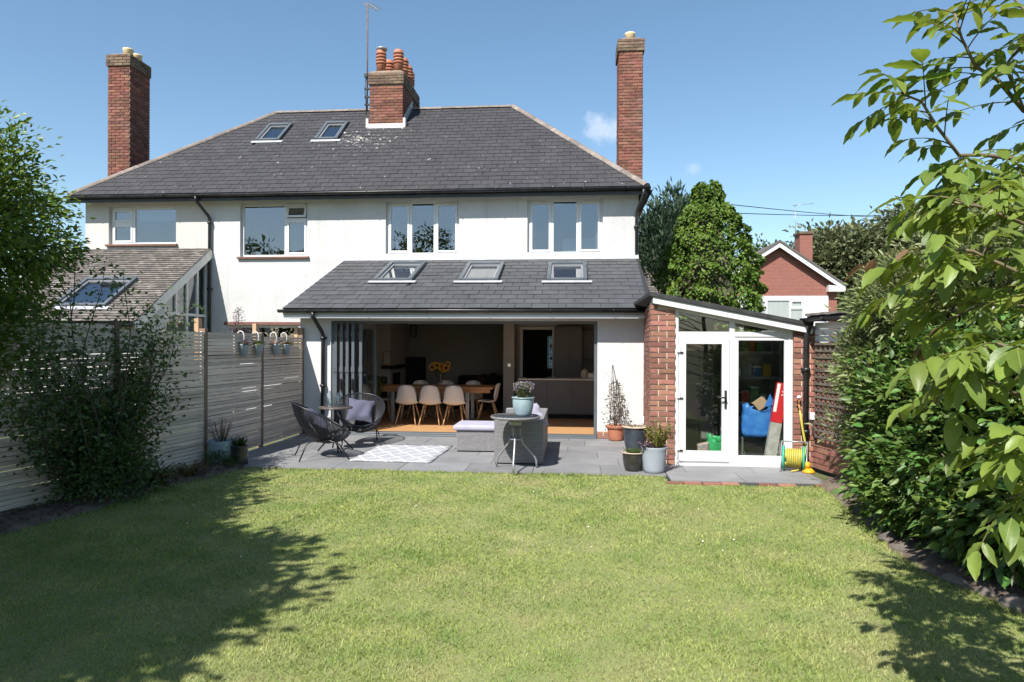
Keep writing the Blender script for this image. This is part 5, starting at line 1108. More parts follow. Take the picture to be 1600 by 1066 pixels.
vv = MB(); vc = o0+axu*1.0+axr*.03+Vector((0, -.037, 0)); vv.beam(vc-axr*.028+axu*.03, vc+axr*.022, .012, .003, upv=(0, 1, 0)); vv.beam(vc-axr*.028-axu*.03, vc+axr*.022, .0121, .0032, upv=(0, 1, 0)); part('v_mark', vv, M['ceil'], rb_)
sh = thing('shelving_unit', 'grey metal shelving stacked with boxes inside the lean-to', 'shelving', (2.8, 11.4, .012))
for x in (2.36, 3.26):
    for y in (11.1, 11.55): part('upright', MB().box(x-.02, x+.02, y-.02, y+.02, .013, 1.85), M['steel'], sh)
for z in (.35, .75, 1.15, 1.55): part('shelf', MB().box(2.341, 3.279, 11.085, 11.57, z, z+.03), M['steel'], sh)
bx_c = [('white', (.6, .6, .58)), ('red', (.35, .03, .03)), ('yellow', (.4, .28, .02)), ('grey', (.2, .21, .23)), ('green', (.05, .2, .08)), ('black', (.02, .02, .02)), ('blue', (.05, .12, .3))]
bmats = {n_: pmat('box_'+n_, c_, None, rough=.55) for n_, c_ in bx_c}
for zi, z in enumerate((.38, .78, 1.18, 1.58)):
    x = 2.40; r2 = random.Random(zi)
    for k in range(5):
        w_ = r2.uniform(.10, .18); h_ = r2.uniform(.10, .25); n_ = bx_c[(k*3+zi*2) % 7][0]
        bo = thing('storage_box', '%s storage box on the %s shelf of the lean-to shelving' % (n_, ('bottom', 'second', 'third', 'top')[zi]), 'box', (x+w_/2, 11.25, z+.001), 'boxes on the lean-to shelving')
        part('body', MB().box(x, x+w_-.02, 11.12, 11.40, z+.001, z+h_), bmats[n_], bo, bevel=.008); part('lid', MB().box(x-.004, x+w_-.016, 11.115, 11.405, z+h_+.0005, z+h_+.02), bmats['white' if k % 2 else 'grey'], bo, bevel=.004); x += w_
pk = tag(part('leaning_plank', MB().prism([(1.56, 10.05, .013), (1.70, 10.05, .013), (1.58, 10.35, .62), (1.55, 10.35, .62)], (0, .02, 0)), M['newpost'], None), 'pale timber offcut leaning inside the lean-to door', 'plank')
# hose reel, tap, yellow sprinkler
hr = thing('hose_reel', 'green garden hose reel wound with yellow hose by the lean-to', 'hose reel', (2.93, 9.44, 0)); M['reelgreen'] = pmat('reel_green_plastic', (.03, .33, .2), None, rough=.4); M['hose'] = pmat('yellow_hose', (.46, .38, .05), (.36, .33, .07), 12, .45)
ax0 = Vector((.95, -.31, 0)); hc = Vector((2.95, 9.43, .175))
def ring(c, ax, r, R_, seg=24): 
    ax = Vector(ax).normalized(); u = ax.cross(Vector((0, 0, 1))).normalized(); v = u.cross(ax); return [c+u*math.cos(2*math.pi*k/seg)*r+v*math.sin(2*math.pi*k/seg)*r for k in range(seg)]
for s_ in (-1, 1):
    c = hc+ax0*.125*s_; rr = MB().tube(ring(c, ax0, .15, 0), .016, 7, closed=True)
    for k in range(6): a = ring(c, ax0, .14, 0, 6)[k]; rr.tube([c, a], .012, 5)
    rr.tube([c-ax0*.006, c+ax0*.006], .055, 14); part('flange', rr, M['reelgreen'], hr)
part('drum', MB().tube([hc-ax0*.12, hc+ax0*.12], .08, 16), M['reelgreen'], hr)
pts = []
for lay, r in ((0, .095), (1, .118)):
    for k in range(9*14): t = k/(9*14); tt = t if lay == 0 else 1-t; a = 2*math.pi*9*t; u = ax0.cross(Vector((0, 0, 1))).normalized(); pts.append(hc+ax0*(-.10+.2*tt)+u*math.cos(a)*r+Vector((0, 0, math.sin(a)*r*(1))))
part('hose', MB().tube(pts, .0105, 6), M['hose'], hr)
for s_ in (-1, 1): part('stand', MB().tube([hc+ax0*.16*s_+Vector((-.14*.31, -.14*.95, -.165)), hc+ax0*.16*s_+Vector((0, 0, 0)), hc+ax0*.16*s_+Vector((.05, .12, .2))], .009, 6).tube([hc+ax0*.16*s_, hc+ax0*.16*s_+Vector((.05, .14, -.165))], .009, 6), M['steel'], hr)
part('handle', MB().tube([hc+ax0*-.16+Vector((.05, .12, .2)), hc+ax0*.16+Vector((.05, .12, .2))], .011, 6), M['steel'], hr)
gh = thing('garden_tap_hose', 'yellow hose looping down from the wall tap beside the black downpipe', 'hose', (3.08, 9.66, .9)); 
part('tap', MB().tube([(3.085, 9.70, .86), (3.085, 9.63, .86), (3.085, 9.61, .80)], .014, 8).tube([(3.085, 9.645, .86), (3.085, 9.645, .96)], .009, 6), M['oak'], gh); part('tap_head', MB().lathe([(.01, 0), (.03, .01), (.032, .03), (.01, .045), (0, .045)], (3.085, 9.645, .95), 12), M['upvc'], gh)
part('hose', MB().tube([(3.085, 9.61, .80), (3.085, 9.585, .70), (3.12, 9.56, .45), (3.165, 9.54, .25), (3.15, 9.52, .12), (3.06, 9.46, .05), (2.98, 9.36, .022), (2.88, 9.30, .02)], .0105, 7).tube([(3.09, 9.60, .77), (3.11, 9.585, .60), (3.15, 9.57, .35), (3.14, 9.55, .18), (3.08, 9.50, .10), (3.0, 9.45, .09)], .0105, 7), M['hose'], gh)
ys_ = thing('lawn_sprinkler', 'small yellow plastic sprinkler on the slab by the garage wall', 'sprinkler', (3.10, 9.32, 0)); part('base', MB().lathe([(.075, 0), (.08, .02), (.06, .04), (.04, .06), (0, .06)], (3.10, 9.30, .002), 18), pmat('orange_plastic', (.65, .30, .01), None, rough=.4), ys_); part('head', MB().lathe([(.035, .061), (.045, .10), (.03, .14), (0, .145)], (3.085, 9.31, .002), 16), bpy.data.materials['orange_plastic'], ys_)
# ================================================================ vegetation
def tree(name, label, base, trunk_h, center, radii, nclump, per, cr, lsize, mat, r0=.12, shell=.5, group=None, lump=.2, wid=.5, lite=False, limbs=10, zcut=-9, cat='tree', outw=.8, droop=.15, barkm='bark'):
    t = thing(name, label, cat, base, group); P, Q, C = crown(center, radii, nclump, per, cr, shell, zcut, lump, outw, droop)
    leafcloud('crown', P, Q, NR.uniform(.65, 1.2, len(P))*lsize, mat, t, wid=wid, lite=lite)
    mb = MB(); top = Vector((lerp(base[0], center[0], .5), lerp(base[1], center[1], .5), trunk_h)); limb(mb, base, top, r0, r0*.75, .05)
    for i in RNG.sample(range(len(C)), min(limbs, len(C))):
        s = top.lerp(Vector(base), RNG.uniform(0, .35)); limb(mb, s, C[i], r0*.5, r0*.08, .12, 5, 6)
    part('trunk', mb, M[barkm], t); return t
G['ivy'] = leafmat('ivy_leaf', (.115, .18, .028), (.07, .13, .02), .55, .25, spec=.25); G['conifer'] = leafmat('conifer_needles', (.05, .085, .045), (.036, .066, .036), .7, .15); G['farA'] = leafmat('olive_far_leaf', (.15, .17, .085), (.105, .13, .06), .6, .25); G['farB'] = leafmat('dark_far_leaf', (.085, .12, .045), (.06, .09, .032), .6, .25)
G['laurel'] = leafmat('glossy_dark_leaf', (.055, .105, .022), (.10, .165, .035), .46, .22, spec=.4, attr=.55, sc=2.5, hue=.035); G['privet'] = leafmat('grey_green_bush_leaf', (.23, .26, .125), (.15, .195, .07), .45, .3, sc=2); G['left'] = leafmat('bright_tree_leaf', (.12, .185, .03), (.08, .14, .024), .4, .33); G['bush'] = leafmat('dark_bush_leaf', (.05, .09, .025), (.08, .125, .035), .45, .28)
# beyond the house
bgrp = 'trees beyond the rooftops'
tree('conifer_tree', 'dark feathery conifer standing behind the ivy-clad stump', (3.6, 27.5, 0), 5, (3.75, 27.5, 3.9), (1.75, 1.6, 3.4), 820, 34, .19, .30, G['conifer'], .22, .3, None, .16, .26, True, 20, .5, outw=.9, droop=-.5)
iv = thing('ivy_covered_tree', 'flat-topped tree stump swathed in bright green ivy behind the lean-to', 'tree', (3.8, 19.6, 0))
ip_, iq = [], []
N_ = 38000; zz = NR.random(N_)*6.15; ang = NR.random(N_)*6.283
rad = np.interp(zz, [0, 3.1, 3.8, 4.5, 5.25, 5.5, 5.58, 6.0, 6.15], [1.3, 1.32, 1.24, 1.0, .76, .62, .40, .40, .2])
lum = 1+.08*np.sin(ang*4+zz*2.1)+.09*np.sin(zz*8.5+ang*3+1.5*np.sin(ang*2))+.08*np.sin(ang*11-zz*5+np.sin(zz*6))
rr = rad*lum*(1-.13*NR.random(N_)**2); cxv = 3.82+np.where(zz > 5.2, -.06, 0)-.0*zz
ivp = np.stack([cxv+rr*np.cos(ang), 19.6+rr*np.sin(ang), zz+.02+.1*np.sin(ang*7+zz*9)], 1); ivd = np.stack([np.cos(ang)*.75, np.sin(ang)*.75, -.65+NR.normal(0, .35, N_)], 1)+NR.normal(0, .3, (N_, 3))
leafcloud('crown', ivp, ivd, NR.uniform(.055, .11, N_), G['ivy'], iv, wid=.8, upb=.9)
part('trunk', MB().tube([(3.8, 19.6, 0), (3.8, 19.6, 3), (3.77, 19.6, 5.9)], [1.0, .8, .2], 12), M['bark'], iv)
for lab, b, th_, c, r, n, mt in (('round olive-grey tree beyond the garage', (16.2, 43, 0), 4, (16.3, 43, 5.5), (2.6, 3, 3.6), 330, 'farA'), ('dark green tree beside the far brick house', (14.6, 50, 0), 4, (14.6, 50, 5.0), (2.3, 2.4, 3.8), 260, 'farB'), ('broad grey-green tree rising over the hedge', (19.8, 42, 0), 4, (20.0, 42, 5.6), (3.0, 3, 4.2), 330, 'farA'), ('tall tree closing the view past the garage', (24.5, 42, 0), 4, (24.5, 42, 6), (4, 3, 5), 330, 'farB')):
    tree('broadleaf_tree', lab, b, th_, c, r, int(n*1.3), 46, .40, .40, G[mt], .2, .35, bgrp, .2, .5, True, 10)
# far brick house with gable
fh = thing('brick_house', 'red brick gabled house with white verge boards beyond the garage', 'house', (10, 38, 0)); FX = 9.95
def fxy(x, z): return (x, 38., z)
gx0, gx1, ax_, az_, ez = 5.6, 12.55, 8.85+.65, 7.18, 5.0
ax_ = 9.25
part('brick_wall', MB().prism([fxy(gx0+.2, 4.35), fxy(gx1-.2, 4.35), fxy(gx1-.2, ez), fxy(ax_, az_-.15), fxy(gx0+.2, ez-.2)], (0, 8, 0)), brick_texture('far_house_brick', (.235, .072, .05), (.19, .058, .042), (.27, .2, .165)), fh)
part('rendered_wall', MB().box(gx0+.2, gx1-.65, 37.97, 45, -1, 4.349), pmat('grey_render', (.50, .50, .52), None, rough=.9), fh); part('brick_wall', MB().box(gx1-.649, gx1-.2, 37.98, 45, -1, 4.349), bpy.data.materials['far_house_brick'], fh)
for sx, ex in ((1, gx1), (-1, gx0)):
    e = (ex+.1*sx, ez-.28); ap = (ax_, az_)
    part('roof_slope', MB().prism([(e[0], 37.55, e[1]+.22), (ap[0], 37.55, ap[1]+.14), (ap[0], 37.55, ap[1]+.02), (e[0], 37.55, e[1]+.10)], (0, 9, 0)), M['tile'], fh)
    part('bargeboard', MB().prism([(e[0], 37.6, e[1]+.10), (ap[0], 37.6, ap[1]+.018), (ap[0], 37.6, ap[1]-.25), (e[0]-.02*sx, 37.6, e[1]-.15)], (0, .05, 0)), M['upvc'], fh)
part('eaves_box', MB().prism([(gx1+.1, 37.62, ez-.45), (gx1-.75, 37.62, ez-.45), (gx1-.75, 37.62, ez-.1), (gx1+.1, 37.62, ez-.2)], (0, .4, 0)), M['upvc'], fh)
cc2 = part('chimney', MB().box(11.05, 11.75, 40, 40.9, 5, 8.0), bpy.data.materials['far_house_brick'], fh); part('chimney_cap', MB().box(10.98, 11.82, 39.93, 40.97, 8.0, 8.14), M['brick_dark'], cc2)
part('rear_roof', MB().prism([(8.2, 42, 5.6), (16, 42, 5.6), (16, 44, 6.9), (8.2, 44, 6.9)], (0, .2, 0)), M['tile'], fh)
fwn = part('window', frame_rect(MB(), 7.95, 10.6, 2.1, 4.16, 37.88, 37.96, .07).box(8.62, 8.70, 37.88, 37.96, 2.17, 4.09).box(9.85, 9.93, 37.88, 37.96, 2.17, 4.09), M['upvc'], fh)
for a, b in ((8.02, 8.62), (9.93, 10.53)): part('transom', MB().box(a, b, 37.885, 37.955, 3.62, 3.70), M['upvc'], fwn); part('sash', frame_rect(MB(), a, b, 3.70, 4.09, 37.86, 37.93, .06), M['upvc'], fwn)
for a, b in ((8.02, 8.62), (8.70, 9.85), (9.93, 10.53)): part('pane', MB().box(a, b, 37.92, 37.93, 2.17, 4.09), M['glass'], fwn); part('curtain', MB().box(a, b, 37.945, 37.955, 2.17, 4.09), M['curtain'], fwn)
fa = thing('house_aerial', 'small television aerial above the far brick house', 'aerial', (11.2, 40.9, 8)); part('mast', MB().tube([(11.1, 40.95, 7.6), (11.1, 40.95, 9.9)], .02, 6), M['steel'], fa); part('boom', MB().tube([(10.9, 40.9, 9.8), (12.1, 40.9, 9.9)], .015, 5).tube([(11.1, 40.5, 9.8), (11.1, 41.2, 9.8)], .012, 5), M['steel'], fa)
for o_ in (fh, fa): o_.location.x += 1.75
# tiled roof glimpsed between the house and the ivy
nh = thing('bungalow', 'brown tiled roof glimpsed between the white house and the ivy', 'house', (5, 30, 0)); part('wall', MB().box(2.2, 4.5, 24.2, 30, -1, 2.7), M['cream'], nh)
nro = part('roof', MB().prism([(1.8, 23.8, 2.6), (1.8, 27.2, 4.95), (1.8, 30.6, 2.6)], (2.9, 0, 0)), M['deck'], nh); nv2 = Vector((0, 3.4, 2.35)).normalized()
slope_slates(nro, (1.8, 23.77, 2.61), (1, 0, 0), nv2, 2.9, 4.13, .12, .2, M['tile'], M['tile'], 0, name='roof_tile', th=.02, stuffname='roof_tiles')
for i, (a, b) in enumerate((((4.6, 20.5, 5.8), (30, 48, 11.8)), ((4.6, 20.5, 5.55), (30, 45, 12.1)))):
    pts = [Vector(a).lerp(Vector(b), k/16)-Vector((0, 0, .9*math.sin(math.pi*k/16))) for k in range(17)]
    tag(part('overhead_wire', MB().tube(pts, .012, 4), M['black']), 'thin telephone wire crossing the sky from the ivy stump', 'wire', 'telephone wires')
# ---------------------------------------------------------------- left side
tree_ = tree('overhanging_tree', 'bright leafy tree overhanging the slatted fence', (-6.8, 6.4, 0), 1.9, (-6.12, 6.15, 2.75), (.98, 1.25, 1.15), 520, 52, .11, .07, G['left'], .09, .3, None, .22, .45, False, 16, outw=.7)
P, Q, C = crown((-5.62, 6.05, 1.55), (.28, .75, .75), 120, 40, .10, .2); leafcloud('lower_foliage', P, Q, NR.uniform(.04, .075, len(P)), G['left'], tree_, wid=.45)
sb_ = thing('twiggy_bush', 'dark twiggy bush growing up the fence from the flower bed', 'bush', (-5.28, 6.95, 0)); mb = MB(); P = []; Q = []
tips = []
for k in range(40):
    a = RNG.uniform(-1, 1); tipv = Vector((-5.28+RNG.uniform(-.05, .40), 6.95+a*1.05, RNG.uniform(.35, 2.6)*(1-.22*abs(a)))); tips.append((tipv, 1))
tips += [(Vector((-5.05, 7.9, 2.2)), 2), (Vector((-4.98, 8.35, 2.12)), 2), (Vector((-4.95, 8.6, 2.2)), 2), (Vector((-5.4, 6.5, 2.8)), 2), (Vector((-5.3, 6.9, 2.75)), 2), (Vector((-5.25, 7.3, 2.55)), 2), (Vector((-5.0, 8.0, 1.75)), 2), (Vector((-4.95, 8.25, 1.98)), 2), (Vector((-5.05, 7.75, 1.95)), 2), (Vector((-4.9, 8.2, .95)), 2), (Vector((-4.85, 8.1, 1.2)), 2)]
for tv, kk in tips:
    b0 = Vector((-5.28+RNG.uniform(-.05, .05), 6.95+RNG.uniform(-.1, .1), .0)); pts = limb(mb, b0, tv, .012, .003, .14, 7, 5)
    for k in range(230 if kk == 1 else 170):
        t = RNG.uniform(.25, 1.0); i = min(6, int(t*7)); p = pts[i].lerp(pts[i+1], t*7-i); P.append(p+Vector((RNG.gauss(0, .09), RNG.gauss(0, .12), RNG.gauss(0, .09)))); Q.append((RNG.gauss(0, 1), RNG.gauss(0, 1), RNG.gauss(.2, .6)))
part('trunk', mb, M['bark'], sb_); leafcloud('foliage', np.array(P), np.array(Q), NR.uniform(.035, .075, len(P)), G['bush'], sb_, wid=.5)
lo = thing('low_shrub', 'low dark green shrub spreading at the foot of the twiggy bush', 'bush', (-5.0, 7.0, 0)); P, Q, C = crown((-5.0, 7.05, .22), (.38, .62, .38), 90, 34, .07, .4, .03); leafcloud('foliage', P, Q, NR.uniform(.03, .06, len(P)), G['bush'], lo, wid=.5); mb = MB(); [limb(mb, (-5.0, 7.05, 0), C[i], .012, .004, .1, 4, 5) for i in range(0, 90, 8)]; part('trunk', mb, M['bark'], lo)
def strap_plant(label, x, y, n, L, mat, spread=.45):
    t = thing('strap_leaf_plant', label, 'plant', (x, y, 0)); mb = MB()
    for k in range(n):
        a = RNG.uniform(0, 6.28); l = L*RNG.uniform(.6, 1.1); d = Vector((math.cos(a), math.sin(a), 0)); s = Vector((-d.y, d.x, 0)); w_ = RNG.uniform(.008, .014); b0 = Vector((x, y, 0))+d*RNG.uniform(0, .07); rows = []
        for i in range(6): u = i/5; c = b0+d*(spread*l*u**1.3*1.6)+Vector((0, 0, l*(1.25*u-1.05*u*u*RNG.uniform(.75, 1.1)))); wd = w_*(1-u**2)+.001; rows.append([c-s*wd, c+s*wd])
        mb.grid(rows)
    part('leaves', mb, mat, t, kind='stuff')
strap_plant('clump of arching yellow-green strap leaves at the lawn edge', -4.86, 7.62, 90, .48, G['strap']); strap_plant('small clump of arching strap leaves nearer the blue pot', -4.78, 8.15, 50, .36, G['strap'])
g3 = thing('low_shrub', 'small green shrub spilling round the blue pot', 'bush', (-4.72, 8.82, 0)); P, Q, C = crown((-4.74, 8.84, .08), (.22, .16, .14), 30, 26, .04, .3, .0); leafcloud('foliage', P, Q, NR.uniform(.02, .045, len(P)), G['mid'], g3, wid=.4); part('trunk', MB().tube([(-4.73, 8.83, 0), (-4.73, 8.83, .1)], .01, 5), M['bark'], g3)
# tall trees beside the camera's end of the garden whose shade falls on the lawn
tree('garden_tree', 'tall leafy tree at the garden end of the fence', (-6.6, 2.0, 0), 2.6, (-5.65, 1.0, 4.0), (2.1, 1.7, 1.3), 1150, 42, .19, .16, G['left'], .2, .35, None, .25, .5, True, 16)
tree('garden_tree', 'broad leafy tree leaning over the fence', (-7.0, 2.9, 0), 2.2, (-6.5, 3.3, 3.8), (1.5, 1.4, 1.15), 600, 38, .16, .14, G['left'], .16, .35, None, .25, .5, True, 14)
tree('garden_tree', 'slim leafy tree behind the lawn', (-5.4, -1.2, 0), 3.0, (-5.1, -.6, 4.4), (1.3, 1.0, 1.3), 130, 34, .17, .12, G['left'], .12, .35, None, .25, .5, True, 12)
for lab, x, y, h, r in (('rounded tree at the bottom of the garden beyond the lawn', -14, -27, 10.5, 3.4), ('spreading tree at the bottom of the garden beside the boundary', -26, -28, 10.0, 3.6), ('shorter tree at the bottom of the garden', -9, -30, 9.2, 2.6), ('small tree in line with the lawn far behind', 1.5, -30, 8.6, 2.6), ('tree in the next garden along', -38, -28, 9.6, 3.4)):
    tree('broadleaf_tree', lab, (x, y, 0), h*.4, (x, y, h*.62), (r, r, h*.40), 240, 34, .42, .42, G['farB'], .22, .35, 'trees at the bottom of the gardens', .3, .5, True, 8)
# ---------------------------------------------------------------- right side shrubs
def shrub(name, label, base, blobs, mat, wid, lsize, cr, per, upb=.7, outw=.9, droop=.1, cat='bush', zmin=.02, shell=.62):
    t = thing(name, label, cat, base); PP = []; QQ = []; mb = MB()
    for c, r, n in blobs:
        P, Q, C = crown(c, r, n, per, cr, shell, zmin, .16, outw, droop); k = P[:, 2] > zmin; PP.append(P[k]); QQ.append(Q[k])
        for i in range(0, len(C), max(1, len(C)//9)): limb(mb, (lerp(base[0], c[0], .6), lerp(base[1], c[1], .6), 0), C[i], .02, .005, .1, 5, 5)
    P = np.concatenate(PP); Q = np.concatenate(QQ); leafcloud('foliage', P, Q, NR.uniform(.65, 1.2, len(P))*lsize, mat, t, wid=wid, upb=upb); part('stems', mb, M['bark'], t, kind='stuff'); return t
shrub('grey_leaved_shrub', 'grey-green narrow-leaved shrub in front of the trellis', (3.55, 7.8, 0), [((3.62, 7.75, 1.25), (.50, .55, .62), 170), ((3.75, 7.5, 2.05), (.60, .60, .55), 170), ((3.42, 8.0, .72), (.36, .42, .35), 90), ((3.38, 7.8, 1.45), (.40, .48, .45), 120), ((3.48, 7.45, 2.15), (.45, .5, .45), 120), ((4.15, 7.1, 2.55), (.65, .6, .55), 150)], G['privet'], .26, .095, .085, 32, droop=-.4)
shrub('laurel_hedge', 'dense dark glossy evergreen bush bordering the lawn', (3.7, 6.0, 0), [((3.52, 6.8, .85), (.72, .66, .9), 280), ((3.42, 5.75, .85), (.72, .72, .92), 320), ((3.70, 4.95, .85), (.80, .72, .98), 310), ((3.15, 6.4, .4), (.42, .55, .38), 120), ((3.25, 5.3, .4), (.42, .6, .38), 120), ((4.1, 5.9, 1.55), (.75, .9, .65), 240), ((3.75, 6.9, 1.45), (.5, .5, .5), 110)], G['laurel'], .46, .105, .09, 24, upb=.8)
shrub('tall_evergreen_shrub', 'tall grey-green evergreen rising behind the glossy bush', (4.9, 6.0, 0), [((4.75, 6.1, 2.7), (.85, .9, .95), 240), ((4.6, 5.6, 3.45), (.62, .7, .62), 150), ((5.2, 5.1, 2.7), (.8, .8, 1.2), 200), ((5.4, 5.6, 1.4), (.8, 1., 1.3), 140)], G['privet'], .24, .095, .10, 28, droop=-.4)
shrub('dark_evergreen_shrub', 'shaded evergreen bush under the walnut branches', (4.4, 4.0, 0), [((4.35, 4.1, .9), (.75, .6, .95), 200), ((4.8, 3.5, 1.2), (.7, .6, 1.2), 150)], G['laurel'], .48, .085, .085, 26)
# stones along the right border
edge = [(2.96, 7.85), (2.86, 7.2), (2.78, 6.75), (2.70, 6.25), (2.68, 5.95), (2.665, 5.66), (2.66, 5.42), (2.70, 5.18), (2.77, 4.95), (2.84, 4.74), (2.93, 4.5), (3.02, 4.27), (3.13, 4.05), (3.25, 3.82)]
for i, (x, y) in enumerate(edge):
    mb = MB(); r = RNG.uniform(.06, .115); rows = []; ph = RNG.random()*6
    for a in range(8):
        t = math.pi*a/7; rows.append([(r*math.sin(t)*math.cos(q)*(1+.16*math.sin(3*q+ph)+.1*math.sin(2*t+q)), r*.85*math.sin(t)*math.sin(q)*(1+.15*math.cos(2*q+ph)), r*.62*math.cos(t)*(1+.15*math.sin(q+ph))) for q in [2*math.pi*j/11 for j in range(12)]])
    mb.grid(rows, True); me = mb.mesh('edging_stone', smooth=False); me.materials.append(M['stone']); o = inst('edging_stone', me, None, (x+.06, y, r*.12-.03), (0, 0, RNG.random()*6)); tag(o, 'rough brown stone edging the border under the evergreen bushes', 'stone', 'stones edging the border')
# ---------------------------------------------------------------- walnut tree: large leaflets, each its own piece
wt = thing('walnut_tree', 'foreground walnut branches with large drooping leaflets hanging over the lawn edge', 'tree', (3.12, 2.85, 0)); wm = MB()
def px(u, v, d):                         # metres from a bearing and a distance
    q = raydir(u, v); return Vector((0, 0, CAMH))+q*d
TBx, TBy = 3.12, 2.85
tk = limb(wm, (TBx, TBy, -.03), (TBx-.10, TBy+.05, 4.1), .075, .018, .03, 9, 9)
def on_trunk(z):
    for a_, b_ in zip(tk, tk[1:]):
        if a_.z <= z <= b_.z: return a_.lerp(b_, (z-a_.z)/(b_.z-a_.z))
    return tk[-1]
trunk_top = None
BR = []
def branch(pts, r0=.016, r1=.004, src=None):
    P = [Vector(p) for p in pts[1:]]; src_ = pts[0] if isinstance(pts[0], Vector) and any(pts[0] is q for L_ in BR for q in L_) else on_trunk(max(.9, P[0].z-RNG.uniform(.18, .4)))
    mid_ = src_.lerp(P[0], .55)+Vector((RNG.uniform(-.06, .06), RNG.uniform(-.12, .12), RNG.uniform(.02, .12)))
    if P[0].x > TBx-.25: P = P[1:]
    P = [src_, mid_]+P; P = [q+Vector((0, 0, .02*math.sin(i_*2.1))) if 0 < i_ < len(P)-1 else q for i_, q in enumerate(P)]; wm.tube(P, [lerp(r0, r1, i/(len(P)-1)) for i in range(len(P))], 7); BR.append(P); return P
b1 = branch([trunk_top, px(1690, 215, 3.0), px(1600, 173, 2.95), px(1559, 131, 2.9), px(1525, 98, 2.88), px(1503, 60, 2.85), px(1490, 15, 2.85)], .014)
b2 = branch([trunk_top, px(1680, 262, 2.9), px(1600, 250, 2.85), px(1540, 249, 2.82), px(1499, 236, 2.8), px(1465, 199, 2.8), px(1440, 165, 2.8), px(1408, 146, 2.8)], .013)
b3 = branch([trunk_top, px(1680, 360, 2.6), px(1600, 350, 2.55), px(1530, 330, 2.5), px(1480, 315, 2.5)], .012)
b4 = branch([None, px(1690, 470, 2.45), px(1600, 430, 2.4), px(1520, 400, 2.4), px(1440, 385, 2.45)], .012)
b5 = branch([None, px(1700, 580, 2.4), px(1620, 560, 2.35), px(1560, 545, 2.35), px(1500, 560, 2.4)], .011)
b6 = branch([None, px(1700, 720, 2.35), px(1620, 700, 2.3), px(1570, 690, 2.3)], .010)
b7 = branch([b1[3], px(1600, 60, 2.75), px(1620, -40, 2.7)], .008); b8 = branch([trunk_top, px(1720, 130, 2.8), px(1640, 60, 2.75), px(1560, -30, 2.75)], .011)
b9 = branch([trunk_top, px(1690, 330, 2.75), px(1620, 310, 2.7), px(1560, 300, 2.7), px(1500, 330, 2.72)], .011)
b10 = branch([None, px(1690, 640, 2.6), px(1600, 620, 2.55), px(1530, 600, 2.55), px(1485, 615, 2.55)], .010); b11 = branch([None, px(1700, 790, 2.4), px(1620, 765, 2.35), px(1575, 780, 2.35)], .009)
b12 = branch([trunk_top, px(1700, 425, 3.0), px(1600, 405, 3.0), px(1510, 415, 3.0), px(1445, 440, 3.05), px(1405, 462, 3.05)], .010); b13 = branch([trunk_top, px(1700, 325, 3.1), px(1600, 292, 3.1), px(1510, 290, 3.1), px(1450, 325, 3.1)], .010)
b14 = branch([trunk_top, px(1700, 500, 2.8), px(1620, 480, 2.8), px(1540, 480, 2.8), px(1480, 500, 2.8)], .010)
outer = []
for k in range(11):                     # limbs on the far sides of the crown
    a = math.radians(-150+k*24); z = 1.9+.19*k; l = RNG.uniform(.8, 1.2); e = Vector((TBx+math.cos(a)*l, TBy+math.sin(a)*l, z+RNG.uniform(.1, .4)))
    if e.x < TBx-.1: continue
    outer.append(branch([None, Vector((TBx, TBy, z)).lerp(e, .35)+Vector((0, 0, .12)), Vector((TBx, TBy, z)).lerp(e, .7)+Vector((0, 0, .12)), e], .012))
part('trunk', wm, M['twig'], wt)
M['walnut'] = pmat('walnut_leaf', (.125, .19, .032), (.085, .145, .026), 7, .42, .12, 60, rnd=.3, huej=.018, transl=.36, spec=.45); M['walnut_y'] = pmat('young_walnut_leaf', (.21, .25, .05), (.16, .215, .042), 7, .42, .12, 60, rnd=.26, huej=.015, transl=.40); M['walnut_r'] = pmat('bronze_young_leaf', (.18, .10, .06), (.13, .085, .045), 7, .45, rnd=.2, transl=.35)
def veined(m):
    t = m.node_tree; N = t.nodes; L = t.links; b = N['Principled BSDF']; src = b.inputs['Base Color'].links[0].from_socket
    s = N.new('ShaderNodeSeparateXYZ'); L.new(N.new('ShaderNodeTexCoord').outputs['Object'], s.inputs[0])
    def mth(op, a, c=None):
        n = N.new('ShaderNodeMath'); n.operation = op
        for i, q in enumerate((a, c)):
            if q is None: continue
            if isinstance(q, (int, float)): n.inputs[i].default_value = q
            else: L.new(q, n.inputs[i])
        return n.outputs[0]
    ax = mth('ABSOLUTE', s.outputs[0]); mid = mth('LESS_THAN', ax, .011); side = mth('LESS_THAN', mth('FRACT', mth('SUBTRACT', mth('MULTIPLY', s.outputs[1], 10.), mth('MULTIPLY', ax, 13.))), .13)
    f = mth('MULTIPLY', mth('MAXIMUM', mid, mth('MULTIPLY', side, .5)), .5)
    x = N.new('ShaderNodeMix'); x.data_type = 'RGBA'; x.inputs['B'].default_value = (.30, .34, .12, 1); L.new(f, x.inputs['Factor']); L.new(src, x.inputs['A']); L.new(x.outputs['Result'], b.inputs['Base Color'])
for k_ in ('walnut', 'walnut_y', 'walnut_r'): veined(M[k_])
M['walnut_far'] = pmat('walnut_leaf_plain', (.17, .225, .042), (.12, .18, .033), 7, .42, .12, 60, attr=.3, transl=.36)
LV = {}
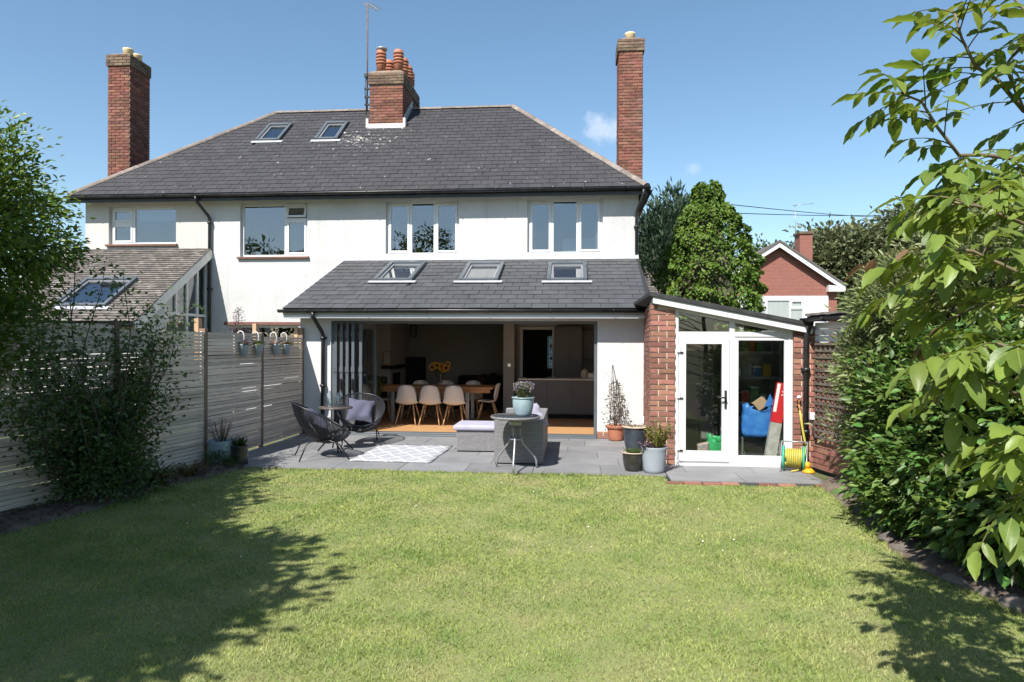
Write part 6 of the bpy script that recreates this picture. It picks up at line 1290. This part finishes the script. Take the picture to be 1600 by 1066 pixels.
def leaf_mesh(k, mt):
    if (k, mt) in LV: return LV[(k, mt)]
    mb = MB(); rows = []; ben = (.10, .22, .05, .30, .16, .38)[k]; n = 8; wv = (.20, .235, .215, .19, .17, .225)[k]
    for i in range(n+1):
        t = i/n; w_ = wv*math.sin(math.pi*min(1, t**.82))**.8+.002; zc = -ben*t*t; tw_ = (.0, .5, -.4, .25, -.6, .35)[k]*t; lat = (.02, -.10, .08, .12, -.05, .0)[k]*t*t; rows.append([(lat+s*w_*math.cos(tw_), t, zc+s*w_*math.sin(tw_)+abs(s)*w_*.26-.022*math.sin(t*21+s*2+k)*(abs(s))) for s in (-1, -.5, 0, .5, 1)])
    mb.grid(rows); me = mb.mesh('leaf'); me.materials.append(M[mt]); LV[(k, mt)] = me; return me
ribs = MB(); nleaf = [0]; extra = []
def place_leaf(p, d, up_, size, mt):
    d = d.normalized(); x = d.cross(up_).normalized(); z = x.cross(d); m = Matrix(((x.x, d.x, z.x), (x.y, d.y, z.y), (x.z, d.z, z.z)))
    nleaf[0] += 1
    if nleaf[0] > 300: extra.append((p, m, size, mt)); return
    o = inst('leaf', leaf_mesh(RNG.randrange(6), mt), wt, p-wloc(wt)); o.rotation_euler = m.to_euler(); o.scale = (size, size, size)
def compound(p, d, L, npair, mt, size):
    p = Vector(p); d = Vector(d).normalized(); dro = Vector((0, 0, -.55)); pts = [p]
    for i in range(1, 6): pts.append(pts[-1]+(d+dro*(i/5)).normalized()*L/5)
    ribs.tube(pts, [.003, .0028, .0025, .002, .0018, .0015], 5)
    for k in range(npair):
        t = lerp(.35, .86, k/max(1, npair-1)); i = min(4, int(t*5)); q = pts[i].lerp(pts[i+1], t*5-i); tn = (pts[i+1]-pts[i]).normalized(); sd_ = tn.cross(Vector((0, 0, 1))); sd_ = sd_.normalized() if sd_.length > .1 else Vector((1, 0, 0))
        for s in (-1, 1):
            ld = sd_*s*RNG.uniform(.7, 1.0)+tn*RNG.uniform(.35, .7)+Vector((0, 0, RNG.uniform(-.75, -.1))); up_ = Vector((RNG.gauss(0, .25), RNG.gauss(0, .25), 1)); place_leaf(q, ld, up_, size*RNG.uniform(.62, 1.12)*lerp(.8, 1.05, k/max(1, npair-1)), mt)
    tn = (pts[-1]-pts[-2]).normalized(); place_leaf(pts[-1], tn+Vector((0, 0, -.25)), Vector((RNG.gauss(0, .2), RNG.gauss(0, .2), 1)), size*1.1, mt)
spots = []
for P, n, lo_, dens_ in ((lambda L: [(a_, int(b_*1.8), c_, d_) for a_, b_, c_, d_ in L])(((b1, 12, .24, 1), (b2, 13, .24, 1), (b3, 10, .24, 1), (b4, 13, .24, 1), (b5, 12, .24, 1), (b6, 10, .24, 1), (b7, 4, .24, 1), (b8, 6, .24, 1), (b9, 10, .24, 1), (b10, 11, .24, 1), (b11, 9, .24, 1), (b12, 13, .24, 1), (b13, 11, .24, 1), (b14, 11, .24, 1)))):
    for k in range(n):
        t = lerp(lo_, 1.0, (k+RNG.random()*.6)/n); t = min(t, .999)*(len(P)-1); i = int(t); q = P[i].lerp(P[i+1], t-i); tn = (P[i+1]-P[i]).normalized(); sd_ = tn.cross(Vector((0, 0, 1))).normalized()
        d = tn*RNG.uniform(.2, .9)+sd_*RNG.choice((-1, 1))*RNG.uniform(.3, 1)+Vector((0, 0, RNG.uniform(-.2, .6)))
        tipy = t/(len(P)-1) > .85; mt = 'walnut_r' if (tipy and RNG.random() < .25) else ('walnut_y' if RNG.random() < (.25 if P in (b1, b2, b8) else .55) else 'walnut'); spots.append((q, d, mt))
RNG.shuffle(spots)
spots2 = []
for P in outer:
    for k in range(9):
        t = lerp(.3, .999, (k+RNG.random()*.6)/9.6)*(len(P)-1); i = int(t); tn = (P[i+1]-P[i]).normalized(); sd_ = tn.cross(Vector((0, 0, 1))).normalized(); spots2.append((P[i].lerp(P[i+1], t-i), tn*.6+sd_*RNG.choice((-1, 1))*RNG.uniform(.3, 1)+Vector((0, 0, .2)), 'walnut'))
spots += spots2
for q, d, mt in spots: compound(q, d, RNG.uniform(.16, .25), RNG.choice((2, 3, 3)), mt, RNG.uniform(.085, .14))
part('leaf_stalks', ribs, G['lime'], wt, kind='stuff')
if extra:
    vs_, fs_ = [], []
    for p, m, s, mt in extra:
        base_ = leaf_mesh(RNG.randrange(6), 'walnut'); n0 = len(vs_); vs_ += [tuple(p+m@(v.co*s)) for v in base_.vertices]; fs_ += [tuple(n0+i for i in f.vertices) for f in base_.polygons]
    e = MB(); e.v = vs_; e.f = fs_; e.sm = list(range(len(fs_))); eo = part('leaves', e, M['walnut_far'], wt, kind='stuff'); set_var(eo.data, np.repeat(NR.random(len(extra)), len(fs_)//len(extra)))
# ================================================================ grass
def in_poly(x, y, poly):
    r = np.zeros(len(x), bool); j = len(poly)-1
    for i in range(len(poly)):
        xi, yi = poly[i]; xj, yj = poly[j]; c = ((yi > y) != (yj > y)) & (x < (xj-xi)*(y-yi)/(yj-yi+1e-12)+xi); r ^= c; j = i
    return r
def grassmat():
    m = pmat('grass_blades', (.30, .34, .105), (.155, .235, .055), 2.1, .6, attr=.33, transl=.27, spec=.2, huej=.018, c3=(.38, .33, .185), c3scale=.8, c3amt=.75, detail=6); return m
M['grass'] = grassmat(); P = []
for y0, y1, dn in ((-1.2, 2.6, 700), (2.6, 4.2, 9500), (4.2, 5.6, 7000), (5.6, 7.2, 4800), (7.2, 8.98, 3600)):
    A_ = (y1-y0)*9.6; n = int(A_*dn); x = NR.uniform(-5.7, 3.9, n); y = NR.uniform(y0, y1, n); ok = in_poly(x, y, [(a, b+(.02 if abs(b-8.955) < .01 else 0)) for a, b in lawn_poly])
    dcam = -x*math.sin(TH)+y*math.cos(TH); xc = x*math.cos(TH)+y*math.sin(TH); vis = (np.abs(xc) < .86*dcam+.4) | (NR.random(n) < .15); ok &= vis; P.append(np.stack([x[ok], y[ok]], 1))
P = np.concatenate(P); N_ = len(P); dist = np.maximum(2.5, P[:, 1])
cl_ = np.sin(P[:, 0]*2.3+np.sin(P[:, 1]*1.3)*1.5)*np.sin(P[:, 1]*1.9+1)+.7*np.sin(P[:, 0]*7.1+P[:, 1]*3.3)*np.sin(P[:, 1]*6.3-P[:, 0]*2.2)+.5*np.sin(P[:, 0]*17+1.7*np.sin(P[:, 1]*13))*np.sin(P[:, 1]*15)
hgt = NR.uniform(.009, .022, N_)*(1+.28*cl_); tall = NR.random(N_) < .012; hgt[tall] *= 2.0
edge_ = (P[:, 1] > 8.88) | (~in_poly(P[:, 0]+.07, P[:, 1], lawn_poly)) | (~in_poly(P[:, 0]-.07, P[:, 1], lawn_poly)); hgt[edge_] *= 1.9
wd = .0013*dist**.75*NR.uniform(.7, 1.2, N_); a = NR.random(N_)*6.283; la = NR.random(N_)*6.283; le = NR.uniform(.4, 1.5, N_)*hgt
b0 = np.stack([P[:, 0]-np.cos(a)*wd, P[:, 1]-np.sin(a)*wd, np.full(N_, -.032)], 1); b1_ = np.stack([P[:, 0]+np.cos(a)*wd, P[:, 1]+np.sin(a)*wd, np.full(N_, -.032)], 1); tp_ = np.stack([P[:, 0]+np.cos(la)*le, P[:, 1]+np.sin(la)*le, -.03+hgt], 1)
V = np.stack([b0, b1_, tp_], 1).reshape(-1, 3); me = raw_mesh('grass', V, np.arange(N_*3).reshape(-1, 3), NR.random(N_), M['grass']); go = inst('grass', me); go['kind'] = 'stuff'; go['label'] = 'short mown grass with dry yellowish patches covering the lawn'; go['category'] = 'grass'
# small white clover heads scattered on the lawn; chips of bark on the beds
mbk = MB(); 
for k in range(420):
    t = RNG.random(); i = RNG.randrange(2, 7); a_, b_ = LB[i], LB[i+1]; s = RNG.random(); w_ = RNG.uniform(.05, .97); xa = lerp(a_[0], b_[0], s); xb = lerp(a_[2], b_[2], s); ya = lerp(a_[1], b_[1], s); yb = lerp(a_[3], b_[3], s); an = RNG.random()*3.14; l = RNG.uniform(.012, .035)
    c = Vector((lerp(xa, xb, w_), lerp(ya, yb, w_), .012+.045*math.sin(math.pi*w_))); mbk.obox(c, (math.cos(an)*l, math.sin(an)*l, RNG.uniform(-.008, .008)), (-math.sin(an)*.009, math.cos(an)*.009, 0), (0, 0, .003))
ch = part('bark_chips', mbk, pmat('bark_chip', (.10, .07, .05), (.045, .033, .025), 30, .95), None); ch['kind'] = 'stuff'; ch['label'] = 'loose dark bark chips strewn over the flower bed'; ch['category'] = 'bark chips'

dm = MB()
for k in range(16):
    x, y = RNG.uniform(-4.6, 2.5), RNG.uniform(3.2, 8.6); r = RNG.uniform(.006, .010); dm.lathe([(r*.3, 0), (r, .003), (r*.8, .007), (0, .009)], (x, y, -.012), 7)
da = part('daisies', dm, pmat('daisy_white', (.7, .68, .62), None, rough=.8)); da['kind'] = 'stuff'; da['label'] = 'tiny white daisies dotted over the lawn'; da['category'] = 'daisies'
